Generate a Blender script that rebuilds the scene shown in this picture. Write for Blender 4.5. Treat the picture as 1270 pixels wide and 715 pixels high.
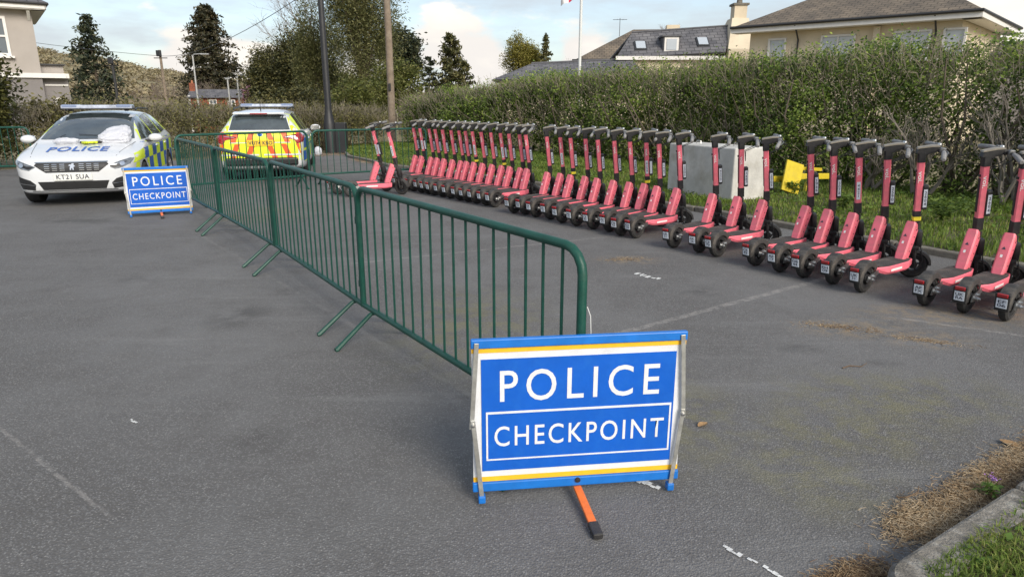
import bpy, bmesh, math, random
import numpy as np
from mathutils import Vector, Matrix, Euler
from mathutils.bvhtree import BVHTree
PI = math.pi
R = math.radians
for o in list(bpy.data.objects): bpy.data.objects.remove(o)
scene = bpy.context.scene
col = scene.collection

# ------------------------------------------------------------------ camera
cd = bpy.data.cameras.new('camera'); cam = bpy.data.objects.new('camera', cd); col.objects.link(cam)
cam.location = (0, 0, 1.66); cam.rotation_euler = (R(90 - 15.53), 0, 0)
cd.sensor_fit = 'HORIZONTAL'; cd.sensor_width = 36.0; cd.lens = 36.0 * 840 / 1270
cd.clip_start = 0.05; cd.clip_end = 9000
scene.camera = cam

# ------------------------------------------------------------------ sky
SUN_EL, SUN_AZ = R(32), R(150)          # azimuth measured clockwise from +Y (camera direction)
world = bpy.data.worlds.new('World'); scene.world = world; world.use_nodes = True
nt = world.node_tree; nt.nodes.clear()
def WN(t, **k):
    n = nt.nodes.new(t)
    for a, b in k.items(): setattr(n, a, b)
    return n
def WL(a, b): nt.links.new(a, b)
def wmath(op, a, b=None, clamp=False):
    n = WN('ShaderNodeMath', operation=op, use_clamp=clamp)
    for i, v in enumerate((a, b)):
        if v is None: continue
        if isinstance(v, (int, float)): n.inputs[i].default_value = v
        else: WL(v, n.inputs[i])
    return n.outputs[0]
def wsmooth(v, lo, hi):
    n = WN('ShaderNodeMapRange', interpolation_type='SMOOTHSTEP')
    WL(v, n.inputs[0]); n.inputs[1].default_value = lo; n.inputs[2].default_value = hi
    return n.outputs[0]
wout = WN('ShaderNodeOutputWorld'); wbg = WN('ShaderNodeBackground'); wbg.inputs[1].default_value = 0.12
sky = WN('ShaderNodeTexSky', sky_type='NISHITA'); sky.sun_disc = False
sky.sun_elevation = SUN_EL; sky.sun_rotation = SUN_AZ; sky.air_density = 1.0; sky.dust_density = 1.6; sky.ozone_density = 1.2
tc = WN('ShaderNodeTexCoord'); sep = WN('ShaderNodeSeparateXYZ'); WL(tc.outputs['Generated'], sep.inputs[0])
# thin high veil everywhere
mp = WN('ShaderNodeMapping'); mp.inputs['Scale'].default_value = (2.2, 2.2, 9.0); mp.inputs['Location'].default_value = (1.3, 0.4, 0.2)
WL(tc.outputs['Generated'], mp.inputs[0])
nv = WN('ShaderNodeTexNoise'); nv.inputs['Scale'].default_value = 1.6; nv.inputs['Detail'].default_value = 7; nv.inputs['Roughness'].default_value = .58
WL(mp.outputs[0], nv.inputs['Vector'])
veil = wmath('MULTIPLY', wsmooth(nv.outputs[0], .36, .68), .6)
veil = wmath('ADD', veil, .34, True)
# heaped clouds low round the horizon
mp2 = WN('ShaderNodeMapping'); mp2.inputs['Scale'].default_value = (5.0, 5.0, 11.0); mp2.inputs['Location'].default_value = (0.35, 0.0, 0.0)
WL(tc.outputs['Generated'], mp2.inputs[0])
nc = WN('ShaderNodeTexNoise'); nc.inputs['Scale'].default_value = 1.0; nc.inputs['Detail'].default_value = 9; nc.inputs['Roughness'].default_value = .52
WL(mp2.outputs[0], nc.inputs['Vector'])
# each heap: an ellipse of sky (azimuth, elevation) broken up by the noise
def heap(az, el, ra, re):
    a = wmath('ARCTAN2', sep.outputs[0], sep.outputs[1])
    da = wmath('DIVIDE', wmath('SUBTRACT', a, R(az)), R(ra))
    de = wmath('DIVIDE', wmath('SUBTRACT', sep.outputs[2], math.sin(R(el))), R(re))
    d = wmath('SQRT', wmath('ADD', wmath('MULTIPLY', da, da), wmath('MULTIPLY', de, de)))
    d = wmath('ADD', d, wmath('MULTIPLY', wmath('SUBTRACT', nc.outputs[0], .5), 3.4))
    return wmath('SUBTRACT', 1.0, wsmooth(d, .74, 1.02))
heaps = None
for hp in [(-4.0, 2.6, 8.0, 4.0), (5.5, 3.0, 3.0, 3.2), (-23, 2.2, 5, 3.4), (36, 4.2, 9, 4.5), (70, 4, 16, 5), (120, 3, 22, 5), (175, 4, 16, 5), (-80, 4, 18, 5), (-130, 3, 22, 5)]:
    v = heap(*hp); heaps = v if heaps is None else wmath('MAXIMUM', heaps, v)
m1 = WN('ShaderNodeMix', data_type='RGBA'); WL(veil, m1.inputs[0]); WL(sky.outputs[0], m1.inputs[6]); m1.inputs[7].default_value = (3.0, 3.25, 3.5, 1)
cr = WN('ShaderNodeMix', data_type='RGBA'); WL(wsmooth(nc.outputs[0], .30, .58), cr.inputs[0]); cr.inputs[6].default_value = (6.2, 5.7, 4.9, 1); cr.inputs[7].default_value = (4.4, 4.2, 4.0, 1)
m2 = WN('ShaderNodeMix', data_type='RGBA'); WL(heaps, m2.inputs[0]); WL(m1.outputs[2], m2.inputs[6]); WL(cr.outputs[2], m2.inputs[7])
WL(m2.outputs[2], wbg.inputs[0]); WL(wbg.outputs[0], wout.inputs[0])

# ------------------------------------------------------------------ sun (veiled) and exposure
sd = bpy.data.lights.new('sun', 'SUN'); sun = bpy.data.objects.new('sun', sd); col.objects.link(sun)
sd.energy = 2.1; sd.angle = R(28); sd.color = (1.0, .93, .82)
sun.rotation_euler = (R(90) - SUN_EL, 0, PI - SUN_AZ)
scene.view_settings.view_transform = 'Standard'; scene.view_settings.look = 'None'
scene.view_settings.gamma = 1; scene.view_settings.use_curve_mapping = False
scene.view_settings.exposure = 0.85
scene.render.engine = 'CYCLES'

# ------------------------------------------------------------------ material helpers
MATS = {}
def mat(name, color, rough=.6, metal=0.0, var=0.0, vscale=6.0, bump=0.0, bscale=60.0, spec=.5, coat=0.0, dirt=None, dscale=3.0, damt=.5, emit=None):
    """principled material; var = patchy brightness change, dirt = a second colour in noise patches, bump = fine relief"""
    if name in MATS: return MATS[name]
    m = bpy.data.materials.new(name); m.use_nodes = True; t = m.node_tree
    b = t.nodes['Principled BSDF']; b.inputs['Roughness'].default_value = rough; b.inputs['Metallic'].default_value = metal
    b.inputs['Specular IOR Level'].default_value = spec; b.inputs['Coat Weight'].default_value = coat
    b.inputs['Base Color'].default_value = (*color, 1)
    co = t.nodes.new('ShaderNodeTexCoord')
    cur = None
    if var or dirt:
        n = t.nodes.new('ShaderNodeTexNoise'); n.inputs['Scale'].default_value = vscale; n.inputs['Detail'].default_value = 6; n.inputs['Roughness'].default_value = .62
        t.links.new(co.outputs['Object'], n.inputs['Vector'])
        r = t.nodes.new('ShaderNodeValToRGB'); r.color_ramp.elements[0].position = .28; r.color_ramp.elements[1].position = .72
        lo = [max(0, c * (1 - var)) for c in color]; hi = [min(1, c * (1 + var)) for c in color]
        r.color_ramp.elements[0].color = (*lo, 1); r.color_ramp.elements[1].color = (*hi, 1)
        t.links.new(n.outputs[0], r.inputs[0]); cur = r.outputs[0]
    if dirt:
        n2 = t.nodes.new('ShaderNodeTexNoise'); n2.inputs['Scale'].default_value = dscale; n2.inputs['Detail'].default_value = 8; n2.inputs['Roughness'].default_value = .7
        t.links.new(co.outputs['Object'], n2.inputs['Vector'])
        mr = t.nodes.new('ShaderNodeMapRange'); mr.inputs[1].default_value = .48; mr.inputs[2].default_value = .75; mr.inputs[4].default_value = damt
        t.links.new(n2.outputs[0], mr.inputs[0])
        mx = t.nodes.new('ShaderNodeMix'); mx.data_type = 'RGBA'; t.links.new(mr.outputs[0], mx.inputs[0]); t.links.new(cur, mx.inputs[6]); mx.inputs[7].default_value = (*dirt, 1)
        cur = mx.outputs[2]
    if cur is not None: t.links.new(cur, b.inputs['Base Color'])
    if bump:
        n3 = t.nodes.new('ShaderNodeTexNoise'); n3.inputs['Scale'].default_value = bscale; n3.inputs['Detail'].default_value = 4
        t.links.new(co.outputs['Object'], n3.inputs['Vector'])
        bp = t.nodes.new('ShaderNodeBump'); bp.inputs['Strength'].default_value = bump; bp.inputs['Distance'].default_value = .01
        t.links.new(n3.outputs[0], bp.inputs['Height']); t.links.new(bp.outputs[0], b.inputs['Normal'])
    MATS[name] = m
    return m
def leafmat(name, cols, rough=.55, trans=.35, pos=None):
    """foliage: every leaf takes its own tint from a ramp; thin leaves pass some light"""
    if name in MATS: return MATS[name]
    m = bpy.data.materials.new(name); m.use_nodes = True; t = m.node_tree; t.nodes.clear()
    o = t.nodes.new('ShaderNodeOutputMaterial'); g = t.nodes.new('ShaderNodeNewGeometry')
    co = t.nodes.new('ShaderNodeTexCoord'); n = t.nodes.new('ShaderNodeTexNoise'); n.inputs['Scale'].default_value = 1.9; n.inputs['Detail'].default_value = 4
    t.links.new(co.outputs['Object'], n.inputs['Vector'])
    a = t.nodes.new('ShaderNodeMath'); a.operation = 'MULTIPLY_ADD'; a.inputs[1].default_value = 2.0; a.inputs[2].default_value = -1.0
    t.links.new(n.outputs[0], a.inputs[0])
    s = t.nodes.new('ShaderNodeMath'); s.operation = 'ADD'; s.use_clamp = True
    t.links.new(a.outputs[0], s.inputs[0]); t.links.new(g.outputs['Random Per Island'], s.inputs[1])
    r = t.nodes.new('ShaderNodeValToRGB'); e = r.color_ramp.elements
    while len(e) < len(cols): e.new(.5)
    for i, c in enumerate(cols):
        e[i].position = (pos[i] if pos else i / (len(cols) - 1)); e[i].color = (*c, 1)
    t.links.new(s.outputs[0], r.inputs[0])
    b = t.nodes.new('ShaderNodeBsdfPrincipled'); b.inputs['Roughness'].default_value = rough; b.inputs['Specular IOR Level'].default_value = .3
    t.links.new(r.outputs[0], b.inputs['Base Color'])
    tr = t.nodes.new('ShaderNodeBsdfTranslucent'); t.links.new(r.outputs[0], tr.inputs[0])
    mx = t.nodes.new('ShaderNodeMixShader'); mx.inputs[0].default_value = trans
    t.links.new(b.outputs[0], mx.inputs[1]); t.links.new(tr.outputs[0], mx.inputs[2]); t.links.new(mx.outputs[0], o.inputs[0])
    MATS[name] = m
    return m

# ------------------------------------------------------------------ object helpers
def tag(o, label=None, cat=None, group=None, kind=None):
    if label: o['label'] = label
    if cat: o['category'] = cat
    if group: o['group'] = group
    if kind: o['kind'] = kind
    return o
def empty(name, loc=(0, 0, 0), rz=0.0):
    o = bpy.data.objects.new(name, None); col.objects.link(o); o.location = loc; o.rotation_euler = (0, 0, rz)
    o.empty_display_size = .1
    return o
def link(name, me, m, parent=None, loc=None, rot=None):
    o = bpy.data.objects.new(name, me); col.objects.link(o)
    if m is not None and len(me.materials) == 0: me.materials.append(m)
    if parent is not None: o.parent = parent
    if loc is not None: o.location = loc
    if rot is not None: o.rotation_euler = rot
    return o
def copy_tree(o, parent=None):
    c = o.copy(); col.objects.link(c); c.parent = parent
    for ch in list(o.children): copy_tree(ch, c)
    return c
def xf(p, rot=None, loc=(0, 0, 0)):
    v = Vector(p)
    if rot is not None: v = (rot if isinstance(rot, Matrix) else Euler(rot).to_matrix()) @ v
    return v + Vector(loc)
class MB:
    """collects simple shapes that become ONE mesh object"""
    def __init__(s): s.v = []; s.f = []; s.sm = []
    def add(s, vs, fs, smooth=False):
        b = len(s.v); s.v += [tuple(v) for v in vs]; s.f += [tuple(i + b for i in f) for f in fs]; s.sm += [smooth] * len(fs)
        return s
    def box(s, c, size, rot=None, bev=0.0):
        hx, hy, hz = (k / 2 for k in size)
        if bev > 0:
            bm = bmesh.new(); bmesh.ops.create_cube(bm, size=1.0)
            for v in bm.verts: v.co = Vector((v.co.x * size[0], v.co.y * size[1], v.co.z * size[2]))
            bmesh.ops.bevel(bm, geom=list(bm.edges), offset=bev, segments=2, affect='EDGES', profile=.5)
            bm.verts.index_update()
            vs = [xf(v.co, rot, c) for v in bm.verts]; fs = [[v.index for v in f.verts] for f in bm.faces]; bm.free()
            return s.add(vs, fs)
        vs = [xf((x, y, z), rot, c) for x in (-hx, hx) for y in (-hy, hy) for z in (-hz, hz)]
        return s.add(vs, [(0, 1, 3, 2), (4, 6, 7, 5), (0, 4, 5, 1), (2, 3, 7, 6), (0, 2, 6, 4), (1, 5, 7, 3)])
    def tube(s, path, rad, n=8, cap=True, squash=None):
        P = [Vector(p) for p in path]; k = len(P)
        if not hasattr(rad, '__len__'): rad = [rad] * k
        rings = []; up = None
        for i in range(k):
            d = (P[min(i + 1, k - 1)] - P[max(i - 1, 0)])
            if d.length < 1e-9: d = Vector((0, 0, 1))
            d.normalize()
            if up is None:
                up = Vector((0, 0, 1)) if abs(d.z) < .9 else Vector((1, 0, 0))
            a = d.cross(up)
            if a.length < 1e-6: a = d.cross(Vector((0, 1, 0)))
            a.normalize(); b = a.cross(d); up = b
            rings.append([P[i] + (a * math.cos(2 * PI * j / n) + b * math.sin(2 * PI * j / n)) * rad[i] for j in range(n)])
        vs = [v for r_ in rings for v in r_]; fs = []
        for i in range(k - 1):
            for j in range(n):
                fs.append((i * n + j, i * n + (j + 1) % n, (i + 1) * n + (j + 1) % n, (i + 1) * n + j))
        if cap: fs += [tuple(range(n - 1, -1, -1)), tuple((k - 1) * n + j for j in range(n))]
        return s.add(vs, fs, True)
    def lathe(s, prof, n=16, rot=None, loc=(0, 0, 0), closed=False):
        """prof: list of (radius, height) turned about local z"""
        vs = [xf((r_ * math.cos(2 * PI * j / n), r_ * math.sin(2 * PI * j / n), z), rot, loc) for r_, z in prof for j in range(n)]
        k = len(prof); fs = []
        for i in range(k if closed else k - 1):
            i2 = (i + 1) % k
            for j in range(n): fs.append((i * n + j, i * n + (j + 1) % n, i2 * n + (j + 1) % n, i2 * n + j))
        if not closed:
            if prof[0][0] > 1e-6: fs.append(tuple(range(n - 1, -1, -1)))
            if prof[-1][0] > 1e-6: fs.append(tuple((k - 1) * n + j for j in range(n)))
        return s.add(vs, fs, True)
    def prism(s, poly, t, rot=None, loc=(0, 0, 0)):
        """poly in local xz, thickness t along local y, centred"""
        n = len(poly)
        vs = [xf((x, -t / 2, z), rot, loc) for x, z in poly] + [xf((x, t / 2, z), rot, loc) for x, z in poly]
        fs = [tuple(range(n)), tuple(range(2 * n - 1, n - 1, -1))] + [(i, i + n, (i + 1) % n + n, (i + 1) % n) for i in range(n)]
        return s.add(vs, fs)
    def mesh(s, name, m=None):
        me = bpy.data.meshes.new(name); me.from_pydata(s.v, [], s.f); me.polygons.foreach_set('use_smooth', s.sm)
        bm = bmesh.new(); bm.from_mesh(me); bmesh.ops.recalc_face_normals(bm, faces=bm.faces); bm.to_mesh(me); bm.free()
        if any(s.sm):
            try: me.set_sharp_from_angle(angle=R(42))
            except Exception: pass
        if m is not None: me.materials.append(m)
        me.update(); return me
    def build(s, name, m, parent=None, loc=None, rot=None): return link(name, s.mesh(name, m), m, parent, loc, rot)
def npmesh(name, V, F, m, smooth=False):
    """fast mesh from arrays: V (n,3), F (k,3 or 4)"""
    me = bpy.data.meshes.new(name); V = np.asarray(V, np.float32); F = np.asarray(F, np.int32); k, q = F.shape
    me.vertices.add(len(V)); me.vertices.foreach_set('co', V.ravel())
    me.loops.add(k * q); me.loops.foreach_set('vertex_index', F.ravel())
    me.polygons.add(k); me.polygons.foreach_set('loop_start', np.arange(k, dtype=np.int32) * q)
    if smooth: me.polygons.foreach_set('use_smooth', np.ones(k, bool))
    me.materials.append(m); me.update(calc_edges=True); return me
def leaf_arrays(P, size, rng, aspect=.55, up=.35, outward=None, fold=0.0):
    """one diamond-shaped leaf per point"""
    n = len(P); nrm = rng.normal(size=(n, 3)); nrm /= np.linalg.norm(nrm, axis=1, keepdims=True)
    nrm[:, 2] = np.abs(nrm[:, 2]); nrm[:, 2] += up
    if outward is not None: nrm += outward
    nrm /= np.linalg.norm(nrm, axis=1, keepdims=True)
    a = np.cross(nrm, rng.normal(size=(n, 3))); a /= np.linalg.norm(a, axis=1, keepdims=True); b = np.cross(nrm, a)
    size = np.broadcast_to(np.asarray(size), (n,))[:, None]
    L = a * size * .5; W = b * size * .5 * aspect
    V = np.stack([P - L, P + W - L * .1, P + L, P - W - L * .1], 1)
    if fold: V[:, 0] -= nrm * size * fold; V[:, 2] -= nrm * size * fold
    return V.reshape(-1, 3), np.arange(4 * n).reshape(n, 4)
def leaves(name, P, size, m, parent, rng, **k):
    V, F = leaf_arrays(np.asarray(P, float), size, rng, **k)
    return link(name, npmesh(name, V, F, m), m, parent)
def stick_arrays(A, B, ra, rb):
    """many thin three-sided tapering sticks"""
    A = np.asarray(A, float); B = np.asarray(B, float); n = len(A); d = B - A; d /= np.maximum(np.linalg.norm(d, axis=1, keepdims=True), 1e-9)
    h = np.where(np.abs(d[:, 2:3]) < .9, np.array([[0, 0, 1.]]), np.array([[1., 0, 0]]))
    a = np.cross(d, h); a /= np.linalg.norm(a, axis=1, keepdims=True); b = np.cross(d, a)
    ra = np.broadcast_to(np.asarray(ra, float), (n,))[:, None]; rb = np.broadcast_to(np.asarray(rb, float), (n,))[:, None]
    V = []
    for P, r_ in ((A, ra), (B, rb)):
        for j in range(3):
            t = 2 * PI * j / 3; V.append(P + (a * math.cos(t) + b * math.sin(t)) * r_)
    V = np.stack(V, 1).reshape(-1, 3); base = np.arange(n)[:, None] * 6
    F = np.concatenate([base + np.array([[j, (j + 1) % 3, 3 + (j + 1) % 3, 3 + j]]) for j in range(3)])
    return V, F
def sticks(name, A, B, ra, rb, m, parent):
    V, F = stick_arrays(A, B, ra, rb); return link(name, npmesh(name, V, F, m, True), m, parent)
_txt = {}
def text_mesh(body, size, bold=0.0, extrude=0.0, spacing=1.0, name='lettering'):
    key = (body, size, bold, extrude, spacing)
    if key in _txt: return _txt[key].copy()
    cu = bpy.data.curves.new('t', 'FONT'); cu.body = body; cu.size = size; cu.align_x = 'CENTER'; cu.align_y = 'CENTER'
    cu.offset = bold; cu.extrude = extrude; cu.space_character = spacing; cu.space_line = .85; cu.resolution_u = 4
    ob = bpy.data.objects.new('t', cu); col.objects.link(ob); dg = bpy.context.evaluated_depsgraph_get(); dg.update()
    me = bpy.data.meshes.new_from_object(ob.evaluated_get(dg)); me.name = name; me.materials.clear()
    bpy.data.objects.remove(ob); bpy.data.curves.remove(cu)
    n = len(me.vertices); a = np.empty(n * 3, np.float32); me.vertices.foreach_get('co', a); a = a.reshape(-1, 3)
    a[:, 0] -= (a[:, 0].max() + a[:, 0].min()) / 2; a[:, 1] -= (a[:, 1].max() + a[:, 1].min()) / 2
    me.vertices.foreach_set('co', a.ravel()); me.update(); _txt[key] = me
    return me.copy()
def fit_text(body, w, h, **k):
    """lettering scaled to exactly w by h"""
    me = text_mesh(body, 1.0, **k); n = len(me.vertices); a = np.empty(n * 3, np.float32); me.vertices.foreach_get('co', a); a = a.reshape(-1, 3)
    a[:, 0] *= w / np.ptp(a[:, 0]); a[:, 1] *= h / np.ptp(a[:, 1]); me.vertices.foreach_set('co', a.ravel()); me.update(); return me

# =================================================================== THE SETTING
def sstep(a, b, x):
    t = np.clip((np.asarray(x, float) - a) / (b - a), 0, 1); return t * t * (3 - 2 * t)
def terrain(x, y):
    x = np.asarray(x, float); y = np.asarray(y, float); r = np.hypot(x, y); az = np.degrees(np.arctan2(x, y))
    z = -2.3 * sstep(30, 75, y) * (1 - sstep(-9, -1, x))
    hill = np.interp(az, [-180, -120, -60, -40, -33, -29, -24.7, -19, -10, 0, 20, 60, 120, 180], [20, 30, 64, 66, 60, 47, 32, 20, 9, 7, 7, 9, 14, 20])
    hill = hill * .9 * (.93 + .07 * np.sin(az * 1.9) * np.cos(az * .7))
    z = z + (hill + 2.3) * sstep(220, 950, r)
    return z
def field_mat():
    m = bpy.data.materials.new('hill_fields_and_grass'); m.use_nodes = True; t = m.node_tree; b = t.nodes['Principled BSDF']; b.inputs['Roughness'].default_value = .95
    co = t.nodes.new('ShaderNodeTexCoord')
    vo = t.nodes.new('ShaderNodeTexVoronoi'); vo.inputs['Scale'].default_value = .011; t.links.new(co.outputs['Object'], vo.inputs['Vector'])
    r = t.nodes.new('ShaderNodeValToRGB'); e = r.color_ramp.elements; e[0].color = (.21, .185, .10, 1); e[1].color = (.34, .28, .17, 1); e.new(.5).color = (.25, .23, .12, 1); e.new(.75).color = (.28, .22, .14, 1)  # greyed, paler hill tints stand in for distance haze
    t.links.new(vo.outputs['Color'], r.inputs[0])
    n = t.nodes.new('ShaderNodeTexNoise'); n.inputs['Scale'].default_value = .05; n.inputs['Detail'].default_value = 9; n.inputs['Roughness'].default_value = .7; t.links.new(co.outputs['Object'], n.inputs['Vector'])
    mr = t.nodes.new('ShaderNodeMapRange'); mr.inputs[1].default_value = .35; mr.inputs[2].default_value = .62; t.links.new(n.outputs[0], mr.inputs[0])
    mx = t.nodes.new('ShaderNodeMix'); mx.data_type = 'RGBA'; t.links.new(mr.outputs[0], mx.inputs[0]); t.links.new(r.outputs[0], mx.inputs[6]); mx.inputs[7].default_value = (.15, .11, .05, 1)
    t.links.new(mx.outputs[2], b.inputs['Base Color']); return m
def build_ground():
    rad = np.concatenate([np.linspace(2, 60, 26), np.geomspace(66, 6000, 46)]); na = 150
    az = np.linspace(-PI, PI, na, endpoint=False)
    V = [(0, 0, -.03)]
    for r_ in rad:
        x = r_ * np.sin(az); y = r_ * np.cos(az); z = terrain(x, y) - .03
        V += list(zip(x, y, z))
    F3 = [(0, 1 + (j + 1) % na, 1 + j) for j in range(na)]; F = []
    for i in range(len(rad) - 1):
        for j in range(na):
            a = 1 + i * na + j; b = 1 + i * na + (j + 1) % na; F.append((a, b, b + na, a + na))
    me = bpy.data.meshes.new('ground'); me.from_pydata(V, [], F3 + F); me.polygons.foreach_set('use_smooth', [True] * len(me.polygons))
    o = link('ground', me, field_mat()); tag(o, kind='structure')
    bm = bmesh.new(); bm.from_mesh(me); bmesh.ops.recalc_face_normals(bm, faces=bm.faces); bm.to_mesh(me); bm.free()
build_ground()

def asphalt_mat():
    m = bpy.data.materials.new('worn_asphalt'); m.use_nodes = True; t = m.node_tree; N = t.nodes; L = t.links
    b = N['Principled BSDF']; b.inputs['Specular IOR Level'].default_value = .35
    co = N.new('ShaderNodeTexCoord'); P = co.outputs['Object']
    sp = N.new('ShaderNodeSeparateXYZ'); L.new(P, sp.inputs[0])
    def noise(s, d=4, r_=.6):
        n = N.new('ShaderNodeTexNoise'); n.inputs['Scale'].default_value = s; n.inputs['Detail'].default_value = d; n.inputs['Roughness'].default_value = r_; L.new(P, n.inputs['Vector']); return n.outputs[0]
    def mth(op, a, b_=None, c=None, clamp=False):
        n = N.new('ShaderNodeMath'); n.operation = op; n.use_clamp = clamp
        for i, v in enumerate((a, b_, c)):
            if v is None: continue
            if isinstance(v, (int, float)): n.inputs[i].default_value = v
            else: L.new(v, n.inputs[i])
        return n.outputs[0]
    def rng_(v, lo, hi, o0=0.0, o1=1.0):
        n = N.new('ShaderNodeMapRange'); n.interpolation_type = 'SMOOTHSTEP'; L.new(v, n.inputs[0])
        for i, k in zip((1, 2, 3, 4), (lo, hi, o0, o1)): n.inputs[i].default_value = k
        return n.outputs[0]
    def mix(fac, a, b_):
        n = N.new('ShaderNodeMix'); n.data_type = 'RGBA'
        if isinstance(fac, (int, float)): n.inputs[0].default_value = fac
        else: L.new(fac, n.inputs[0])
        for i, v in ((6, a), (7, b_)):
            if isinstance(v, tuple): n.inputs[i].default_value = (*v, 1)
            else: L.new(v, n.inputs[i])
        return n.outputs[2]
    vo = N.new('ShaderNodeTexVoronoi'); vo.inputs['Scale'].default_value = 115; vo.feature = 'F1'; L.new(P, vo.inputs['Vector'])
    vs = N.new('ShaderNodeSeparateColor'); L.new(vo.outputs['Color'], vs.inputs[0])
    vo2 = N.new('ShaderNodeTexVoronoi'); vo2.inputs['Scale'].default_value = 75; L.new(P, vo2.inputs['Vector'])
    v2s = N.new('ShaderNodeSeparateColor'); L.new(vo2.outputs['Color'], v2s.inputs[0])
    # stones: bitumen between dark, chips grey of many tints
    chip = N.new('ShaderNodeValToRGB'); e = chip.color_ramp.elements; e[0].color = (.085, .081, .078, 1); e[1].color = (.285, .275, .262, 1)
    e[0].position = .0; e[1].position = 1.0; e.new(.55).color = (.153, .151, .151, 1); e.new(.86).color = (.198, .196, .194, 1)
    L.new(vs.outputs[0], chip.inputs[0])
    base = mix(rng_(vo.outputs['Distance'], .25, .62), chip.outputs[0], (.105, .100, .096))
    base = mix(rng_(v2s.outputs[1], .92, .98, 0, .14), base, (.28, .27, .26))           # scattered pale aggregate
    big = noise(.55, 5, .65); mid = noise(2.6, 6, .65)
    base = mix(rng_(big, .36, .66, 0, .5), base, (.182, .180, .178))                    # paler, dustier areas
    base = mix(rng_(mid, .50, .74, 0, .32), base, (.085, .081, .079))                    # darker oily areas
    # moss film: yellow-green patches around fixed places, broken by noise
    def blob(cx, cy, rx, ry):
        dx = mth('DIVIDE', mth('SUBTRACT', sp.outputs[0], cx), rx); dy = mth('DIVIDE', mth('SUBTRACT', sp.outputs[1], cy), ry)
        return rng_(mth('SQRT', mth('ADD', mth('MULTIPLY', dx, dx), mth('MULTIPLY', dy, dy))), .1, 1.0, 1, 0)
    def both(blobs):
        v = None
        for q in blobs: k = blob(*q); v = k if v is None else mth('MAXIMUM', v, k)
        return v
    moss = mth('MULTIPLY', both([(.9, 3.4, .55, .9), (1.4, 2.8, .5, .55), (-.3, 4.9, .9, 1.5), (2.2, 3.6, 1.1, .6), (1.7, 3.2, .8, .5), (-3.8, 10.2, 1.2, 1.5)]), rng_(noise(5, 7, .7), .40, .62))
    base = mix(mth('MULTIPLY', moss, .5), base, (.185, .172, .08))
    dirt = mth('MULTIPLY', both([(2.6, 4.85, .65, .35), (3.0, 4.6, .5, .3), (1.26, 7.13, .5, .3), (3.6, 5.2, 1.2, .5)]), rng_(noise(9, 7, .75), .42, .60))
    base = mix(mth('MULTIPLY', dirt, .7), base, (.26, .20, .13))
    # joints between old and new surfacing: straight pale scuffed lines
    def seam(x0, y0, x1, y1, w, amt, c):
        d = math.hypot(x1 - x0, y1 - y0); nx, ny = -(y1 - y0) / d, (x1 - x0) / d; tx, ty = (x1 - x0) / d, (y1 - y0) / d
        k = mth('ADD', mth('ADD', mth('MULTIPLY', sp.outputs[0], nx), mth('MULTIPLY', sp.outputs[1], ny)), -(x0 * nx + y0 * ny))
        k = mth('ABSOLUTE', mth('ADD', k, mth('MULTIPLY_ADD', noise(7, 4, .7), .06, -.03)))
        s_ = mth('ADD', mth('ADD', mth('MULTIPLY', sp.outputs[0], tx), mth('MULTIPLY', sp.outputs[1], ty)), -(x0 * tx + y0 * ty))
        inn = mth('MULTIPLY', rng_(s_, 0, .3), rng_(s_, d - .3, d, 1, 0))
        return mth('MULTIPLY', mth('MULTIPLY', rng_(k, w * .4, w, amt, 0), inn), rng_(noise(14, 5, .7), .36, .6))
    for q in [(.6, 4.6, 3.4, 6.6, .045, .5, 0), (-1.8, 6.9, 2.2, 8.9, .04, .35, 0), (-3.3, 3.7, -1.6, 2.4, .014, .4, 0), (-4.2, 8.8, .1, 3.2, .03, .15, 0), (2.9, 5.2, 4.2, 4.4, .03, .5, 0), (-6, 5, -3.2, 3.2, .03, .35, 0)]:
        base = mix(seam(*q), base, (.33, .31, .29))
    # oil drips, tyre scuffs and a darker patch repair
    oil = mth('MULTIPLY', both([(-2.2, 5.2, .35, .5), (-3.6, 6.3, .3, .25), (-1.3, 3.1, .22, .3), (1.7, 5.9, .35, .25), (2.0, 4.4, .22, .16), (-4.6, 4.4, .5, .6), (2.45, 4.15, .16, .1), (-6.2, 9.6, .9, .5), (.2, 8.6, .5, .3), (-5.6, 13.2, .8, .8)]), rng_(noise(3.3, 6, .7), .34, .62))
    base = mix(mth('MULTIPLY', oil, .55), base, (.045, .043, .042))
    wv = N.new('ShaderNodeTexNoise'); wv.inputs['Scale'].default_value = 1.0; wv.inputs['Detail'].default_value = 7; wv.inputs['Roughness'].default_value = .7
    mpn = N.new('ShaderNodeMapping'); mpn.inputs['Rotation'].default_value = (0, 0, R(-35)); mpn.inputs['Scale'].default_value = (.35, 3.2, 1); L.new(P, mpn.inputs[0]); L.new(mpn.outputs[0], wv.inputs['Vector'])
    base = mix(rng_(wv.outputs[0], .54, .72, 0, .32), base, (.225, .222, .218))
    L.new(base, b.inputs['Base Color'])
    L.new(rng_(mid, .3, .7, .78, .92), b.inputs['Roughness'])
    hsum = mth('ADD', mth('MULTIPLY', vo.outputs['Distance'], -1.0), mth('MULTIPLY', noise(30, 3), .6))
    bp = N.new('ShaderNodeBump'); bp.inputs['Strength'].default_value = .55; bp.inputs['Distance'].default_value = .006; L.new(hsum, bp.inputs['Height']); L.new(bp.outputs[0], b.inputs['Normal'])
    return m
KERB = [(8.2, 1.6), (6.55, 4.3), (4.98, 6.83), (3.89, 8.59), (2.81, 10.42), (.75, 13.4), (-1.3, 15.75), (-3.18, 17.6), (-4.97, 20.7), (-5.35, 22.0)]
me = bpy.data.meshes.new('car_park')
pv = [(-20, -9), (9, -9), (9, 3.5), (6.8, 7.5), (4.4, 11), (.9, 15.5), (-3, 19.8), (-5.2, 22.6), (-7, 21.9), (-20, 10.4)]
me.from_pydata([(x, y, 0) for x, y in pv], [], [tuple(range(len(pv)))])
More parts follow.
